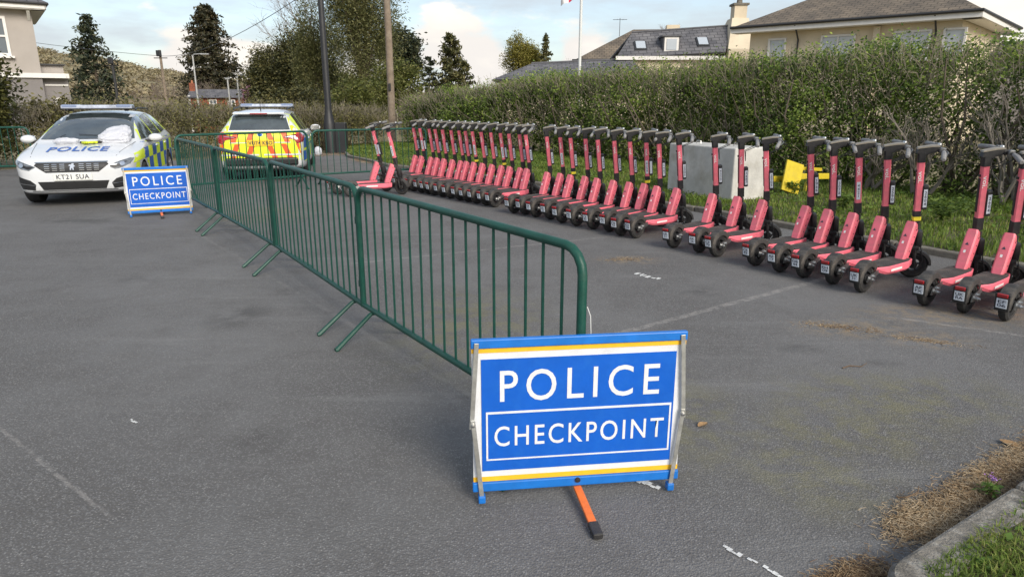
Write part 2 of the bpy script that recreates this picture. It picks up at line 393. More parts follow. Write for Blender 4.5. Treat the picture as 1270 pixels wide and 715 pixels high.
tag(link('car_park', me, asphalt_mat()), kind='structure')

# ---- kerbs: every stone a piece of the kerb
stone = mat('weathered_concrete', (.165, .15, .125), .95, var=.4, vscale=9, bump=.6, bscale=90, dirt=(.10, .095, .075), dscale=5, damt=.8)
lichen = mat('lichened_concrete', (.20, .182, .155), .95, var=.42, vscale=10, bump=1.0, bscale=110, dirt=(.44, .42, .38), dscale=20, damt=.75)
def kerb_run(name, pts, height, width, stone_len, m, side=1, bev=.018):
    root = empty(name, (pts[0][0], pts[0][1], 0)); tag(root, kind='structure'); rnd = random.Random(len(pts) * 7)
    o0 = Vector((pts[0][0], pts[0][1], 0)); k = 0
    for a, b in zip(pts, pts[1:]):
        a = Vector((*a, 0)); b = Vector((*b, 0)); d = b - a; n = max(1, round(d.length / stone_len)); l = d.length / n; ang = math.atan2(d.y, d.x); nrm = Vector((-math.sin(ang), math.cos(ang), 0)) * side
        for i in range(n):
            c = a + d * ((i + .5) / n) + nrm * width / 2
            mb = MB().box((0, 0, 0), (l - .008, width, height + .06), bev=bev)
            mb.build('kerb_stone', m, root, c - o0 + Vector((rnd.uniform(-.004, .004), rnd.uniform(-.004, .004), height / 2 - .03 + rnd.uniform(-.006, .006))), (rnd.uniform(-.012, .012), 0, ang + rnd.uniform(-.006, .006)))
    return root
kerb_run('verge_kerb', KERB, .075, .11, .9, stone, side=-1)
BED = [(4.4, 3.98), (2.9, 3.03), (1.36, 2.058)]
kerb_run('bed_kerb', BED, .095, .15, .92, lichen, side=1)
# rounded end of the bed kerb and its return towards the camera
kr = empty('bed_kerb_corner', (1.23, 1.943, 0)); tag(kr, kind='structure')
C0 = Vector((1.445, 1.923, 0)); ro, ri = .16, .02; a0, a1 = R(122), R(182); ns = 7
mb = MB(); vs = []; fs = []
for i in range(ns + 1):
    a = a0 + (a1 - a0) * i / ns; d = Vector((math.cos(a), math.sin(a), 0))
    for rr, z in ((ro, -.05), (ro, .075), (ro - .018, .095), (ri, .095), (ri, -.05)): vs.append(C0 - Vector((1.23, 1.943, 0)) + d * rr + Vector((0, 0, z)))
for i in range(ns):
    for j in range(4): fs.append((i * 5 + j, i * 5 + j + 1, i * 5 + 6 + j, i * 5 + 5 + j))
fs += [(0, 1, 2, 3, 4), tuple(ns * 5 + j for j in (4, 3, 2, 1, 0))]
mb.add(vs, fs, True).build('kerb_stone', lichen, kr)
MB().box((.125, -.46, .0225), (.14, .86, .145), bev=.018).build('kerb_stone', lichen, kr)
MB().box((.125, -1.36, .0225), (.14, .9, .145), bev=.018).build('kerb_stone', lichen, kr)

soil = mat('mossy_soil', (.075, .072, .03), .97, var=.5, vscale=5, bump=1.0, bscale=40, dirt=(.10, .075, .045), dscale=6, damt=.9)
def sheet(name, poly, z, m, res=.25, amp=.02, seed=1):
    """uneven soil sheet filling a polygon"""
    bm = bmesh.new(); f = bm.faces.new([bm.verts.new((x, y, z)) for x, y in poly])
    bmesh.ops.triangulate(bm, faces=[f])
    for _ in range(4):
        es = [e for e in bm.edges if e.calc_length() > res * 2]
        if es: bmesh.ops.subdivide_edges(bm, edges=es, cuts=1)
        bmesh.ops.triangulate(bm, faces=[f for f in bm.faces if len(f.verts) > 3])
    for v in bm.verts:
        if not v.is_boundary: v.co.z += amp * (math.sin(v.co.x * 3.1 + seed) * math.cos(v.co.y * 2.7) + .6 * math.sin(v.co.x * 7.3 + v.co.y * 5.9))
    me = bpy.data.meshes.new(name); bm.to_mesh(me); bm.free(); o = link(name, me, m); tag(o, kind='structure'); return o
def offs(pts, d):
    out = []
    for i, p in enumerate(pts):
        a = Vector(pts[max(i - 1, 0)]); b = Vector(pts[min(i + 1, len(pts) - 1)]); t = (b - a).normalized(); out.append((p[0] + t.y * d, p[1] - t.x * d))
    return out
VBACK = [(13, 4.2), (10.6, 8.2), (8.2, 11.9), (5.6, 16.2), (2.6, 20), (-.6, 23.5), (-4.4, 27.5), (-6.5, 25.0)]
sheet('grass_verge', offs(KERB, .12) + [VBACK[-1]] + VBACK[-2::-1], .07, soil, .5, .015)
BEDP = [(4.42, 3.93), (2.97, 2.98), (1.43, 2.005), (1.41, 1.80), (1.43, -.2), (4.5, -.2)]
KERBP = [(4.35, 4.0), (2.9, 3.04), (1.35, 2.06), (1.27, 1.9), (1.27, -.2), (4.5, -.2)]
sheet('planted_bed', BEDP, .08, soil, .12, .012)

# ---- grass (nobody could count it)
grassm = leafmat('grass_blades', [(.075, .12, .020), (.14, .21, .032), (.20, .28, .048), (.29, .29, .09)], trans=.4, pos=[0, .4, .8, 1])
def inside(P, poly):
    x, y = P[:, 0], P[:, 1]; c = np.zeros(len(P), bool); n = len(poly)
    for i in range(n):
        (x0, y0), (x1, y1) = poly[i], poly[(i + 1) % n]
        k = ((y0 > y) != (y1 > y)) & (x < (x1 - x0) * (y - y0) / (y1 - y0 + 1e-12) + x0); c ^= k
    return c
def blades(name, P, h, w, lean, m, rng, kind='stuff'):
    n = len(P); a = rng.uniform(0, 2 * PI, n); d = np.stack([np.cos(a), np.sin(a), np.zeros(n)], 1); s = np.stack([-np.sin(a), np.cos(a), np.zeros(n)], 1)
    h = h * rng.uniform(.5, 1.25, n); lean = lean * rng.uniform(.2, 1.4, n)
    up = np.array([[0, 0, 1.]]); Pm = P + up * (h * .55)[:, None] + d * (h * lean * .3)[:, None]; Pt = P + up * (h * (1 - .25 * np.minimum(lean, 1.5)))[:, None] + d * (h * lean)[:, None]
    w = np.broadcast_to(w, (n,))[:, None] * rng.uniform(.6, 1.3, n)[:, None]
    V = np.stack([P - s * w / 2, P + s * w / 2, Pm + s * w * .4, Pm - s * w * .4, Pt], 1).reshape(-1, 3); b = np.arange(n)[:, None] * 5
    F = np.concatenate([b + np.array([[0, 1, 2, 3]]), b + np.array([[3, 2, 4, 4]])])
    F4 = b + np.array([[0, 1, 2, 3]]); F3 = b + np.array([[3, 2, 4]])
    me = bpy.data.meshes.new(name); me.vertices.add(len(V)); me.vertices.foreach_set('co', V.astype(np.float32).ravel())
    li = np.concatenate([F4.ravel(), F3.ravel()]).astype(np.int32); me.loops.add(len(li)); me.loops.foreach_set('vertex_index', li)
    ls = np.concatenate([np.arange(n) * 4, n * 4 + np.arange(n) * 3]).astype(np.int32); me.polygons.add(2 * n); me.polygons.foreach_set('loop_start', ls)
    me.materials.append(m); me.update(calc_edges=True); return link(name, me, m)
rng = np.random.default_rng(3)
vpoly = offs(KERB, .085) + VBACK[::-1]
P = np.stack([rng.uniform(-7, 12, 400000), rng.uniform(3, 27, 400000), np.full(400000, .07)], 1)
P = P[inside(P, vpoly)]
clump = np.sin(P[:, 0] * 2.3 + 1.3 * np.sin(P[:, 1] * 1.7)) * np.cos(P[:, 1] * 2.9 + np.sin(P[:, 0] * 3.1))
dist = np.hypot(P[:, 0], P[:, 1]); keep = (rng.uniform(size=len(P)) < np.clip(.85 + .3 * clump, .3, 1)) & (P[:, 0] < 9.5) & (dist > 6.5)
keep &= ~((P[:, 0] < -2.6) & (rng.uniform(size=len(P)) < .45))
P = P[keep][:110000]; dist = np.hypot(P[:, 0], P[:, 1])
tall = 1 + .8 * np.clip(np.sin(P[:, 0] * 1.1 + 2) * np.cos(P[:, 1] * .9), 0, 1)
tag(blades('verge_grass', P, .062 * tall, .008 + .0006 * dist, .55, grassm, rng), 'rough spring grass on the verge below the long hedge', 'grass', kind='stuff')
P = np.stack([rng.uniform(1.4, 3.4, 90000), rng.uniform(1.2, 3.4, 90000), np.full(90000, .08)], 1); P = P[inside(P, BEDP)]
cl = np.sin(P[:, 0] * 9 + 2 * np.sin(P[:, 1] * 7)) * np.cos(P[:, 1] * 11 + P[:, 0] * 3); P = P[rng.uniform(size=len(P)) < np.clip(.65 + .7 * cl, .12, 1)][:30000]
tag(blades('bed_grass', P, .036, .0048, 1.0, grassm, rng), 'short patchy grass inside the kerbed corner bed', 'grass', kind='stuff')
# broad weed leaves among the grass
P = np.stack([rng.uniform(1.6, 3.2, 3000), rng.uniform(1.4, 3.2, 3000), rng.uniform(.085, .105, 3000)], 1); P = P[inside(P, BEDP)][:700]
tag(leaves('bed_weeds', P, rng.uniform(.02, .05, len(P)), leafmat('weed_leaves', [(.06, .11, .02), (.11, .19, .03), (.16, .24, .05)], trans=.3), None, rng, up=1.6, aspect=.6), 'small flat weed leaves in the kerbed corner bed', 'weeds', kind='stuff')

P = np.stack([rng.uniform(-6, 9.5, 60000), rng.uniform(5, 26, 60000), rng.uniform(.09, .15, 60000)], 1); P = P[inside(P, vpoly)]; P = P[np.sin(P[:, 0] * 4.1 + 2 * np.sin(P[:, 1] * 3)) * np.cos(P[:, 1] * 3.7 + P[:, 0]) > .25][:7000]
tag(leaves('verge_weeds', P, rng.uniform(.035, .085, len(P)), leafmat('weed_leaves', [(.06, .11, .02), (.11, .19, .03), (.16, .24, .05)], trans=.3), None, rng, up=1.0, aspect=.6), 'broad-leaved weeds mixed into the verge grass', 'weeds', kind='stuff')
# ---- litter along the kerb and on the tarmac
def litter(name, label, blobs, n, sz, m, rng, poly=None, z=.002, thick=.006):
    Q = []
    for cx, cy, rx, ry, ang, k in blobs:
        c = int(n * k); t = rng.normal(size=(c, 2)) * .48; x = t[:, 0] * rx; y = t[:, 1] * ry
        Q.append(np.stack([cx + x * math.cos(ang) - y * math.sin(ang), cy + x * math.sin(ang) + y * math.cos(ang)], 1))
    Q = np.concatenate(Q)
    if poly is not None: Q = Q[~inside(np.c_[Q, np.zeros(len(Q))], poly)]
    n = len(Q); a = rng.uniform(0, 2 * PI, n); l = sz * rng.uniform(.4, 1.4, n) / 2; tilt = rng.normal(0, .14, n)
    c = np.c_[Q, z + np.abs(rng.normal(0, thick, n)) + np.abs(np.sin(tilt)) * l]; d = np.stack([np.cos(a) * l, np.sin(a) * l, np.sin(tilt) * l], 1)
    V, F = stick_arrays(c - d, c + d, .0014, .0009); o = link(name, npmesh(name, V, F, m), m); tag(o, label, 'litter', kind='stuff'); return o
straw = leafmat('dry_needles', [(.15, .09, .05), (.28, .185, .10), (.40, .29, .17), (.50, .40, .27)], trans=.05)
ka = math.atan2(2.69 - 2.15, 2.3 - 1.45)
litter('pine_needle_litter', 'brown dry needles and twigs swept against the corner kerb', [(2.45, 2.93, .55, .09, ka, .24), (2.05, 2.64, .42, .11, ka, .28), (1.70, 2.42, .24, .12, ka, .26), (1.22, 2.06, .20, .09, R(25), .16), (3.1, 3.3, .5, .1, ka, .06)], 13000, .027, straw, rng, KERBP)
litter('wood_chip_spill', 'thin spill of brown chips on tarmac before the scooters', [(2.48, 4.88, .34, .09, R(-20), .6), (2.95, 4.58, .28, .06, R(-25), .4)], 700, .018, straw, rng, None, .001, .002)
litter('soil_spill', 'small pale brown soil spill on tarmac beside the barrier end', [(1.22, 7.15, .25, .10, R(10), 1)], 260, .02, straw, rng, None, .001, .002)
litter('verge_leaf_litter', 'dead brown leaves on the ground around the dark lamp post', [(-5.6, 21.6, 1.2, .6, R(50), .7), (-4.2, 19.2, 1.0, .25, R(-60), .3)], 900, .10, straw, rng, None, .01, .01)

# ---- traces of white road paint
paint = mat('worn_white_paint', (.62, .62, .60), .8, var=.25, vscale=30, bump=.5, bscale=120)
def paint_mark(label, a, b, w, seed):
    rnd = random.Random(seed); a = Vector(a); b = Vector(b); d = b - a; n = max(4, int(d.length / .02)); nrm = Vector((-d.y, d.x)).normalized(); mb = MB()
    for i in range(n):
        if rnd.random() < .18: continue
        p = a + d * (i / n); q = a + d * ((i + .96) / n); k = rnd.uniform(-.25, .25) * w; e = w * rnd.uniform(.35, 1.0) / 2
        mb.add([(*(p + nrm * (k + e)), .004), (*(q + nrm * (k + e * .9)), .004), (*(q + nrm * (k - e)), .004), (*(p + nrm * (k - e * .8)), .004)], [(0, 1, 2, 3)])
    o = mb.build('paint_mark', paint); tag(o, kind='structure'); o['label'] = label
paint_mark('worn white line end at the bottom edge near the corner kerb', (.80, 2.27), (1.02, 2.03), .03, 1)
paint_mark('flaked white paint trace beside the near sign foot', (.50, 2.78), (.66, 2.66), .05, 2)
paint_mark('flaked white paint trace by the pale soil spill', (1.22, 6.52), (1.42, 6.3), .09, 5)
paint_mark('small white scuff on open tarmac left of the barriers', (-2.06, 3.33), (-2.0, 3.29), .02, 8)

# =================================================================== SCOOTERS
pink = mat('coral_pink_paint', (.82, .165, .220), .45, var=.12, vscale=4, dirt=(.42, .17, .16), dscale=7, damt=.65, bump=.04, bscale=200)
blk = mat('black_plastic', (.018, .018, .019), .55, var=.35, vscale=12, bump=.1, bscale=200, dirt=(.075, .068, .06), dscale=7, damt=.7)
rub = mat('dusty_tyre_rubber', (.024, .023, .022), .85, var=.3, vscale=20, bump=.3, bscale=150, dirt=(.12, .105, .09), dscale=6, damt=.75)
gript = mat('dusty_deck_grip', (.055, .05, .047), .9, var=.35, vscale=10, bump=.5, bscale=300, dirt=(.16, .135, .11), dscale=5, damt=.8)
steel = mat('brushed_steel', (.55, .55, .54), .38, metal=1.0, var=.15, vscale=30)
dsteel = mat('dull_dark_steel', (.20, .20, .20), .45, metal=.7, var=.2, vscale=30)
grey_grip = mat('grey_rubber_grip', (.22, .215, .21), .6, var=.2, vscale=40)
fendm = mat('dusty_black_fender', (.036, .034, .032), .6, var=.4, vscale=9, dirt=(.19, .165, .14), dscale=6, damt=.8)
dispm = mat('pale_display_top', (.24, .215, .175), .5, var=.2, vscale=20, dirt=(.2, .19, .17), dscale=10, damt=.6)
whitep = mat('white_plate', (.66, .70, .76), .45, var=.06, vscale=20)
ink = mat('dark_ink', (.03, .035, .06), .6)
redl = mat('red_tail_lens', (.30, .012, .015), .25, coat=.4)
yelt = mat('yellow_tape', (.80, .70, .05), .5, var=.1, vscale=30)
whitet = mat('white_lettering', (.80, .78, .76), .5)
cablem = mat('black_cable', (.02, .02, .02), .5)

def scooter_parts():
    """meshes in local space: +x forward, rear wheel touches the ground at x=0"""
    M = {}
    r_, w = .134, .030
    def wheel(cx):
        prof = [(.088, -.029), (.112, -.034), (.129, -.023), (.134, 0), (.129, .023), (.112, .034), (.088, .029)]
        rot = Euler((R(90), 0, 0)).to_matrix()
        ty = MB().lathe(prof, 22, rot, (cx, 0, r_), closed=True)
        rim = MB().lathe([(.062, -.022), (.090, -.026), (.090, .026), (.062, .022)], 18, rot, (cx, 0, r_), closed=True)
        rim.lathe([(.001, -.034), (.036, -.034), (.040, -.022), (.040, .022), (.036, .034), (.001, .034)], 12, rot, (cx, 0, r_))
        for k in range(5):
            a = 2 * PI * k / 5 + .3; rim.box((cx + math.cos(a) * .049, 0, r_ + math.sin(a) * .049), (.05, .022, .014), (0, -a, 0))
        return ty, rim
    M['rear_ty'], M['rear_rim'] = wheel(0); M['front_ty'], M['front_rim'] = wheel(.905)
    # deck: a shallow tray that narrows to the rear, upswept tail
    sec = [(.12, .040, .185, .215), (.18, .082, .160, .222), (.23, .098, .148, .224), (.40, .103, .138, .224), (.60, .100, .138, .224), (.72, .070, .150, .226)]
    mb = MB(); vs = []; fs = []
    for x, hw, z0, z1 in sec:
        vs += [(x, -hw * .82, z0), (x, hw * .82, z0), (x, hw, z0 + .022), (x, hw, z1 - .006), (x, hw - .006, z1), (x, -hw + .006, z1), (x, -hw, z1 - .006), (x, -hw, z0 + .022)]
    for i in range(len(sec) - 1):
        for j in range(8): fs.append((i * 8 + j, i * 8 + (j + 1) % 8, i * 8 + 8 + (j + 1) % 8, i * 8 + 8 + j))
    fs += [tuple(range(8)), tuple(len(sec) * 8 - 1 - j for j in range(8))]
    M['deck'] = MB().add(vs, fs)
    mb = MB(); pts = [(.14, .050), (.18, .074), (.23, .090), (.40, .095), (.60, .092), (.695, .064)]
    poly = [(x, -y) for x, y in pts] + [(x, y) for x, y in pts[::-1]]; n = len(poly)
    mb.add([(x, y, .2245) for x, y in poly] + [(x, y, .228) for x, y in poly], [tuple(range(n - 1, -1, -1)), tuple(range(n, 2 * n))] + [(i, (i + 1) % n, n + (i + 1) % n, n + i) for i in range(n)])
    M['mat'] = mb
    M['sticker0'] = MB().box((.36, -.1035, .186), (.20, .003, .020)); M['sticker1'] = MB().box((.36, .1035, .186), (.20, .003, .020))
    # rear hanger, axle, bracket
    mb = MB()
    for s in (-1, 1):
        mb.prism([(-.035, .105), (-.03, .160), (.04, .175), (.15, .205), (.17, .165), (.05, .125), (.03, .105)], .010, None, (0, s * .046, 0))
        mb.lathe([(.001, -.014), (.019, -.014), (.019, .014), (.001, .014)], 10, Euler((R(90), 0, 0)).to_matrix(), (0, s * .066, .134))
        mb.lathe([(.001, -.01), (.009, -.01), (.009, .01), (.001, .01)], 8, Euler((R(90), 0, 0)).to_matrix(), (0, s * .086, .134))
        mb.lathe([(.001, -.01), (.012, -.01), (.012, .01), (.001, .01)], 8, Euler((R(90), 0, 0)).to_matrix(), (.06, s * .060, .150))
    M['hanger'] = mb
    # fenders
    def fender(cx, a0, a1, rr, hw, mb, th=.004, skirt=.02, n=9):
        vs = []
        for i in range(n + 1):
            a = R(a0 + (a1 - a0) * i / n); c, s = math.cos(a), math.sin(a)
            for y, q in ((-hw, rr - skirt), (-hw * .86, rr), (0, rr + .007), (hw * .86, rr), (hw, rr - skirt)): vs.append((cx + c * q, y, .134 + s * q))
        fs = [(i * 5 + j, i * 5 + j + 1, i * 5 + 6 + j, i * 5 + 5 + j) for i in range(n) for j in range(4)]
        m0 = len(vs); vs += [(x + (cx - x) * .05, y * .9, z + (.134 - z) * .05) for x, y, z in vs]; fs += [tuple(m0 + k for k in f[::-1]) for f in fs]
        for i in range(n): fs += [(i * 5, (i + 1) * 5, m0 + (i + 1) * 5, m0 + i * 5), (i * 5 + 4, m0 + i * 5 + 4, m0 + (i + 1) * 5 + 4, (i + 1) * 5 + 4)]
        fs += [tuple([0, 1, 2, 3, 4] + [m0 + k for k in (4, 3, 2, 1, 0)]), tuple([n * 5 + k for k in (4, 3, 2, 1, 0)] + [m0 + n * 5 + k for k in range(5)])]
        return mb.add(vs, fs, True)
    M['rfender'] = fender(0, 34, 188, .158, .050, MB(), skirt=.045)
    M['ffender'] = fender(.905, 8, 150, .152, .042, MB())
    # number plate carrier, lamp, plate
    rot = Euler((0, R(-12), 0)).to_matrix()
    M['carrier'] = MB().box((-.172, 0, .178), (.012, .098, .140), rot, .003).box((-.157, 0, .243), (.035, .07, .012), rot)
    M['lamp'] = MB().box((-.193, 0, .236), (.018, .074, .030), rot, .006)
    M['plate'] = MB().box((-.180, 0, .172), (.004, .072, .078), rot)
    # leaning pink neck
    nk = [(.615, .043, .215, .050), (.630, .047, .27, .058), (.683, .047, .42, .068), (.728, .046, .535, .068), (.738, .041, .565, .058)]
    vs = []; fs = []
    for x, hw, z, dx in nk:
        t = .018
        vs += [(x - t, -hw + .012, z + .006), (x - t, hw - .012, z + .006), (x - t + .012, hw, z), (x + dx, hw, z - .035), (x + dx + .01, hw - .012, z - .04), (x + dx + .01, -hw + .012, z - .04), (x + dx, -hw, z - .035), (x - t + .012, -hw, z)]
    for i in range(len(nk) - 1):
        for j in range(8): fs.append((i * 8 + j, i * 8 + (j + 1) % 8, i * 8 + 8 + (j + 1) % 8, i * 8 + 8 + j))
    fs += [tuple(range(7, -1, -1)), tuple(len(nk) * 8 - 8 + j for j in range(8))]
    M['neck'] = MB().add(vs, fs)
    tri = MB(); c = Vector((.673, 0, .44)); ax = Vector((.061, 0, .16)).normalized(); nx = Vector((-ax.z, 0, ax.x))
    for a, b in ((-.012, .0), (.012, .0)): pass
    q = [c + nx * .021 + Vector((0, y, 0)) + ax * z for y, z in ((-.017, -.012), (.017, -.012), (.006, .004), (0, .013), (-.006, .004))]
    tri.add(q, [(0, 1, 2, 3, 4)]); c2 = Vector((.648, 0, .375)); q = [c2 + nx * .021 + Vector((0, y, 0)) + ax * z for y, z in ((-.009, -.012), (.009, -.012), (.009, .012), (-.009, .012))]
    M['emblem'] = tri; M['neck_sticker'] = MB().add(q, [(0, 1, 2, 3)])
    rv = MB()
    for k in range(5):
        p = Vector((.625, 0, .24)).lerp(Vector((.72, 0, .50)), k / 4)
        for s in (-1, 1): rv.box((p.x + .035, s * .0465, p.z - .01), (.010, .006, .010))
    rv.box((.79, -.047, .52), (.03, .006, .055)).box((.79, .047, .52), (.03, .006, .055))
    M['rivets'] = rv
    # steering axis: foot at the front hub, top below the handlebar
    lo = Vector((.905, 0, .134)); hi = Vector((.713, 0, 1.125)); ax = (hi - lo).normalized(); M['ax'] = ax
    P = lambda z: lo + ax * ((z - lo.z) / ax.z)
    M['P'] = P
    fk = MB()
    for s in (-1, 1): fk.tube([P(.134) + Vector((0, s * .054, 0)), P(.20) + Vector((.0, s * .054, 0)), P(.30) + Vector((0, s * .045, 0))], [.012, .016, .018], 6)
    fk.box(P(.31), (.07, .12, .045), (0, -.19, 0), .01).tube([P(.30), P(.57)], .026, 8)
    fk.tube([P(.34) + Vector((.05, -.03, 0)), P(.20) + Vector((.07, -.06, 0)), P(.13) + Vector((.03, -.065, 0))], .005, 5)
    fk.box(P(.40) + Vector((.035, 0, 0)), (.05, .085, .16), (0, -.19, 0), .012)
    M['fork'] = fk
    M['hose'] = None
    rotx = Euler((0, math.atan2(ax.x, ax.z), 0)).to_matrix()
    def stembox(z0, z1, wx, wy, ch=.014):
        mb = MB(); vs = []
        for z in (z0, z1):
            c = P(z)
            for x, y in ((-wx, -wy + ch), (-wx, wy - ch), (-wx + ch, wy), (wx - ch, wy), (wx, wy - ch), (wx, -wy + ch), (wx - ch, -wy), (-wx + ch, -wy)): vs.append(c + rotx @ Vector((x, y, 0)))
        return mb.add(vs, [(j, (j + 1) % 8, 8 + (j + 1) % 8, 8 + j) for j in range(8)] + [tuple(range(7, -1, -1)), tuple(range(8, 16))])
    M['collar'] = stembox(.556, .665, .034, .032, .010); M['tape'] = stembox(.575, .612, .0355, .0335, .010)
    M['stem'] = stembox(.655, 1.128, .029, .027, .009)
    M['strip'] = MB().box(P(.86) + Vector((-.0315, .004, 0)), (.007, .03, .30), rotx, .003).box(P(1.03) + Vector((-.035, .004, 0)), (.014, .02, .02), rotx)
    # lock box with number label on the right-hand side
    M['box'] = MB().box(P(.80) + Vector((.053, -.004, 0)), (.048, .058, .235), rotx, .012)
    M['boxlab'] = MB().box(P(.795) + Vector((.053, -.0345, 0)), (.030, .004, .170), rotx)
    M['rotx'] = rotx
    # handlebar head: collar, forward arm with display on top, bar, grips, levers
    M['head'] = MB()
    hd = M['head']; hv = stembox(1.118, 1.205, .034, .031, .010); hd.add(hv.v, hv.f)
    hd.prism([(.650, 1.195), (.660, 1.232), (.76, 1.262), (.83, 1.270), (.845, 1.245), (.80, 1.222), (.755, 1.205), (.745, 1.19)], .058)
    hd.box((.83, 0, 1.245), (.042, .075, .04), (0, -.2, 0), .01)
    M['display'] = MB().prism([(.648, 1.2335), (.652, 1.247), (.755, 1.277), (.815, 1.283), (.825, 1.273), (.758, 1.2635)], .050)
    b0 = Vector((.835, 0, 1.250))
    M['bar'] = MB().tube([b0 + Vector((-.014, .20, -.004)), b0 + Vector((-.005, .10, .005)), b0, b0 + Vector((-.005, -.10, .005)), b0 + Vector((-.014, -.20, -.004))], .013, 8)
    M['grips'] = [MB().tube([b0 + Vector((-.006, s * .140, .002)), b0 + Vector((-.014, s * .20, -.004)), b0 + Vector((-.040, s * .320, -.022)), b0 + Vector((-.042, s * .327, -.023))], [.018, .021, .020, .013], 8) for s in (1, -1)]
    lv = []
    for s in (1, -1):
        m_ = MB().tube([b0 + Vector((.02, s * .085, .005)), b0 + Vector((.035, s * .12, -.002)), b0 + Vector((.005, s * .20, -.02))], [.008, .007, .005], 6)
        m_.box(b0 + Vector((-.005, s * .095, .012)), (.045, .03, .04), None, .006)
        lv.append(m_)
    M['levers'] = lv
    M['bell'] = MB().lathe([(.001, .016), (.014, .012), (.019, .0), (.019, -.006), (.001, -.006)], 10, None, b0 + Vector((0, .06, .026)))
    cb = MB()
    for s in (1, -1): cb.tube([b0 + Vector((.02, s * .09, 0)), b0 + Vector((.075, s * .06, -.03)), b0 + Vector((.03, s * .03, -.09)), P(1.10) + Vector((.045, s * .02, 0)), P(.98) + Vector((.048, 0, 0))], .0045, 5)
    M['cables'] = cb
    M['stand'] = MB().tube([(.30, .06, .13), (.27, .12, .07), (.245, .165, .012)], [.010, .009, .009], 6).box((.243, .168, .007), (.03, .022, .012))
    return M
SM = scooter_parts(); SMESH = {}
STEER = {'front_ty', 'front_rim', 'ffender', 'fork', 'collar', 'tape', 'stem', 'strip', 'box', 'boxlab', 'head', 'display', 'bar', 'grip0', 'grip1', 'lever0', 'lever1', 'bell', 'cables', 'stlab'}
def steer_mat(deg):
    lo = SM['P'](.134); return Matrix.Translation(lo) @ Matrix.Rotation(R(deg), 4, SM['ax']) @ Matrix.Translation(-lo)
cur_steer = -48
def sm(key, m):
    k = (key, cur_steer) if key in STEER else key
    if k not in SMESH:
        SMESH[k] = SM[key].mesh(key, m)
        if key in STEER: SMESH[k].transform(steer_mat(cur_steer))
    return SMESH[k]
for i in range(2): SM['grip%d' % i] = SM['grips'][i]; SM['lever%d' % i] = SM['levers'][i]
def face_text(body, w, h, m, parent, c, right, up, name='lettering', key=None, steer=False):
    k = ('ft', body, w, h, key)
    if k not in SMESH:
        me = fit_text(body, w, h, bold=.012); me.materials.append(m); SMESH[k] = me
    right = Vector(right).normalized(); up = Vector(up).normalized(); n = right.cross(up)
    o = link(name, SMESH[k], m, parent); o.matrix_local = (steer_mat(cur_steer) if steer else Matrix()) @ Matrix.Translation(c) @ Matrix((right, up, n)).transposed().to_4x4()
    return o
VARS = [-48, -43, -54]; vcount = [0]
def scooter(loc, deg, label, group, tape=False, plate='AR\n02', code='2604', stem_label=False, has_box=True, steer=0.0):
    global cur_steer
    vcount[0] += 1; cur_steer = VARS[(vcount[0] * 7 // 3) % 3]; rr = random.Random(vcount[0]); t = empty('electric_scooter', (loc[0], loc[1], 0), R(deg + rr.uniform(-1, 1))); t.rotation_euler[0] = R(rr.uniform(-.3, 1.6)); tag(t, label, 'scooter', group); P = SM['P']; rotx = SM['rotx']
    link('deck', sm('deck', pink), pink, t); d = t.children[0]
    link('deck_mat', sm('mat', gript), gript, t); [link('deck_sticker', sm('sticker%d' % i, whitet), whitet, d) for i in range(2)]
    link('rear_hanger', sm('hanger', steel), steel, t)
    for k in ('rear', 'front'):
        wh = link('tyre', sm(k + '_ty', rub), rub, t); link('rim', sm(k + '_rim', blk), blk, wh)
    link('rear_fender', sm('rfender', fendm), fendm, t); link('front_fender', sm('ffender', fendm), fendm, t)
    cr_ = link('plate_carrier', sm('carrier', blk), blk, t); link('tail_light', sm('lamp', redl), redl, cr_); pl = link('number_plate', sm('plate', whitep), whitep, t)
    ux = Euler((0, R(-12), 0)).to_matrix() @ Vector((0, 0, 1))
    face_text(plate, .056, .056, ink, pl, Vector((-.1838, 0, .1715)), (0, -1, 0), ux)
    nk = link('neck', sm('neck', pink), pink, t); link('emblem', sm('emblem', ink), ink, nk); link('sticker', sm('neck_sticker', whitet), whitet, nk); tag(link('rivets', sm('rivets', blk), blk, nk), kind='stuff')
    link('fork', sm('fork', blk), blk, t); link('collar', sm('collar', blk), blk, t)
    if tape: link('yellow_band', sm('tape', yelt), yelt, t)
    st = link('stem', sm('stem', pink), pink, t); ax = SM['ax']
    face_text('voi.', .105, .034, whitet, st, P(.985) + Vector((-.002, -.0292, 0)), -ax, (1, 0, .19), steer=True)
    link('cable_cover', sm('strip', blk), blk, st)
    if has_box:
        bx = link('lock_box', sm('box', blk), blk, t); lb = link('code_label', sm('boxlab', whitep), whitep, bx)
    if stem_label:
        if 'stlab' not in SM: SM['stlab'] = MB().box(P(.79) + Vector((-.003, -.0285, 0)), (.034, .003, .18), rotx)
        lb = link('code_label', sm('stlab', whitep), whitep, st)
    c = (P(.795) + Vector((.053, -.0375, 0))) if not stem_label else (P(.79) + Vector((-.003, -.0308, 0)))
    if has_box or stem_label: face_text('\n'.join(code), .018, .135, ink, lb.parent, c, (1, 0, .19), ax, steer=True)
    hd = link('handlebar_head', sm('head', blk), blk, t); link('display', sm('display', dispm), dispm, hd)
    hb = link('handlebar', sm('bar', blk), blk, t)
    for i in range(2): link('grip', sm('grip%d' % i, grey_grip), grey_grip, hb); link('brake_lever', sm('lever%d' % i, dsteel), dsteel, hb)
    link('bell', sm('bell', steel), steel, hb); link('cables', sm('cables', cablem), cablem, t); link('kickstand', sm('stand', steel), steel, t)
    return t
PL = ['AR\n02', 'CR\n83', 'AF\n17', 'DB\n44', 'EH\n09', 'UK\n31', 'AK\n56', 'CF\n70']
CO = ['2604', '4359', '1487', '2305', '1966', '3078', '4421', '2590']
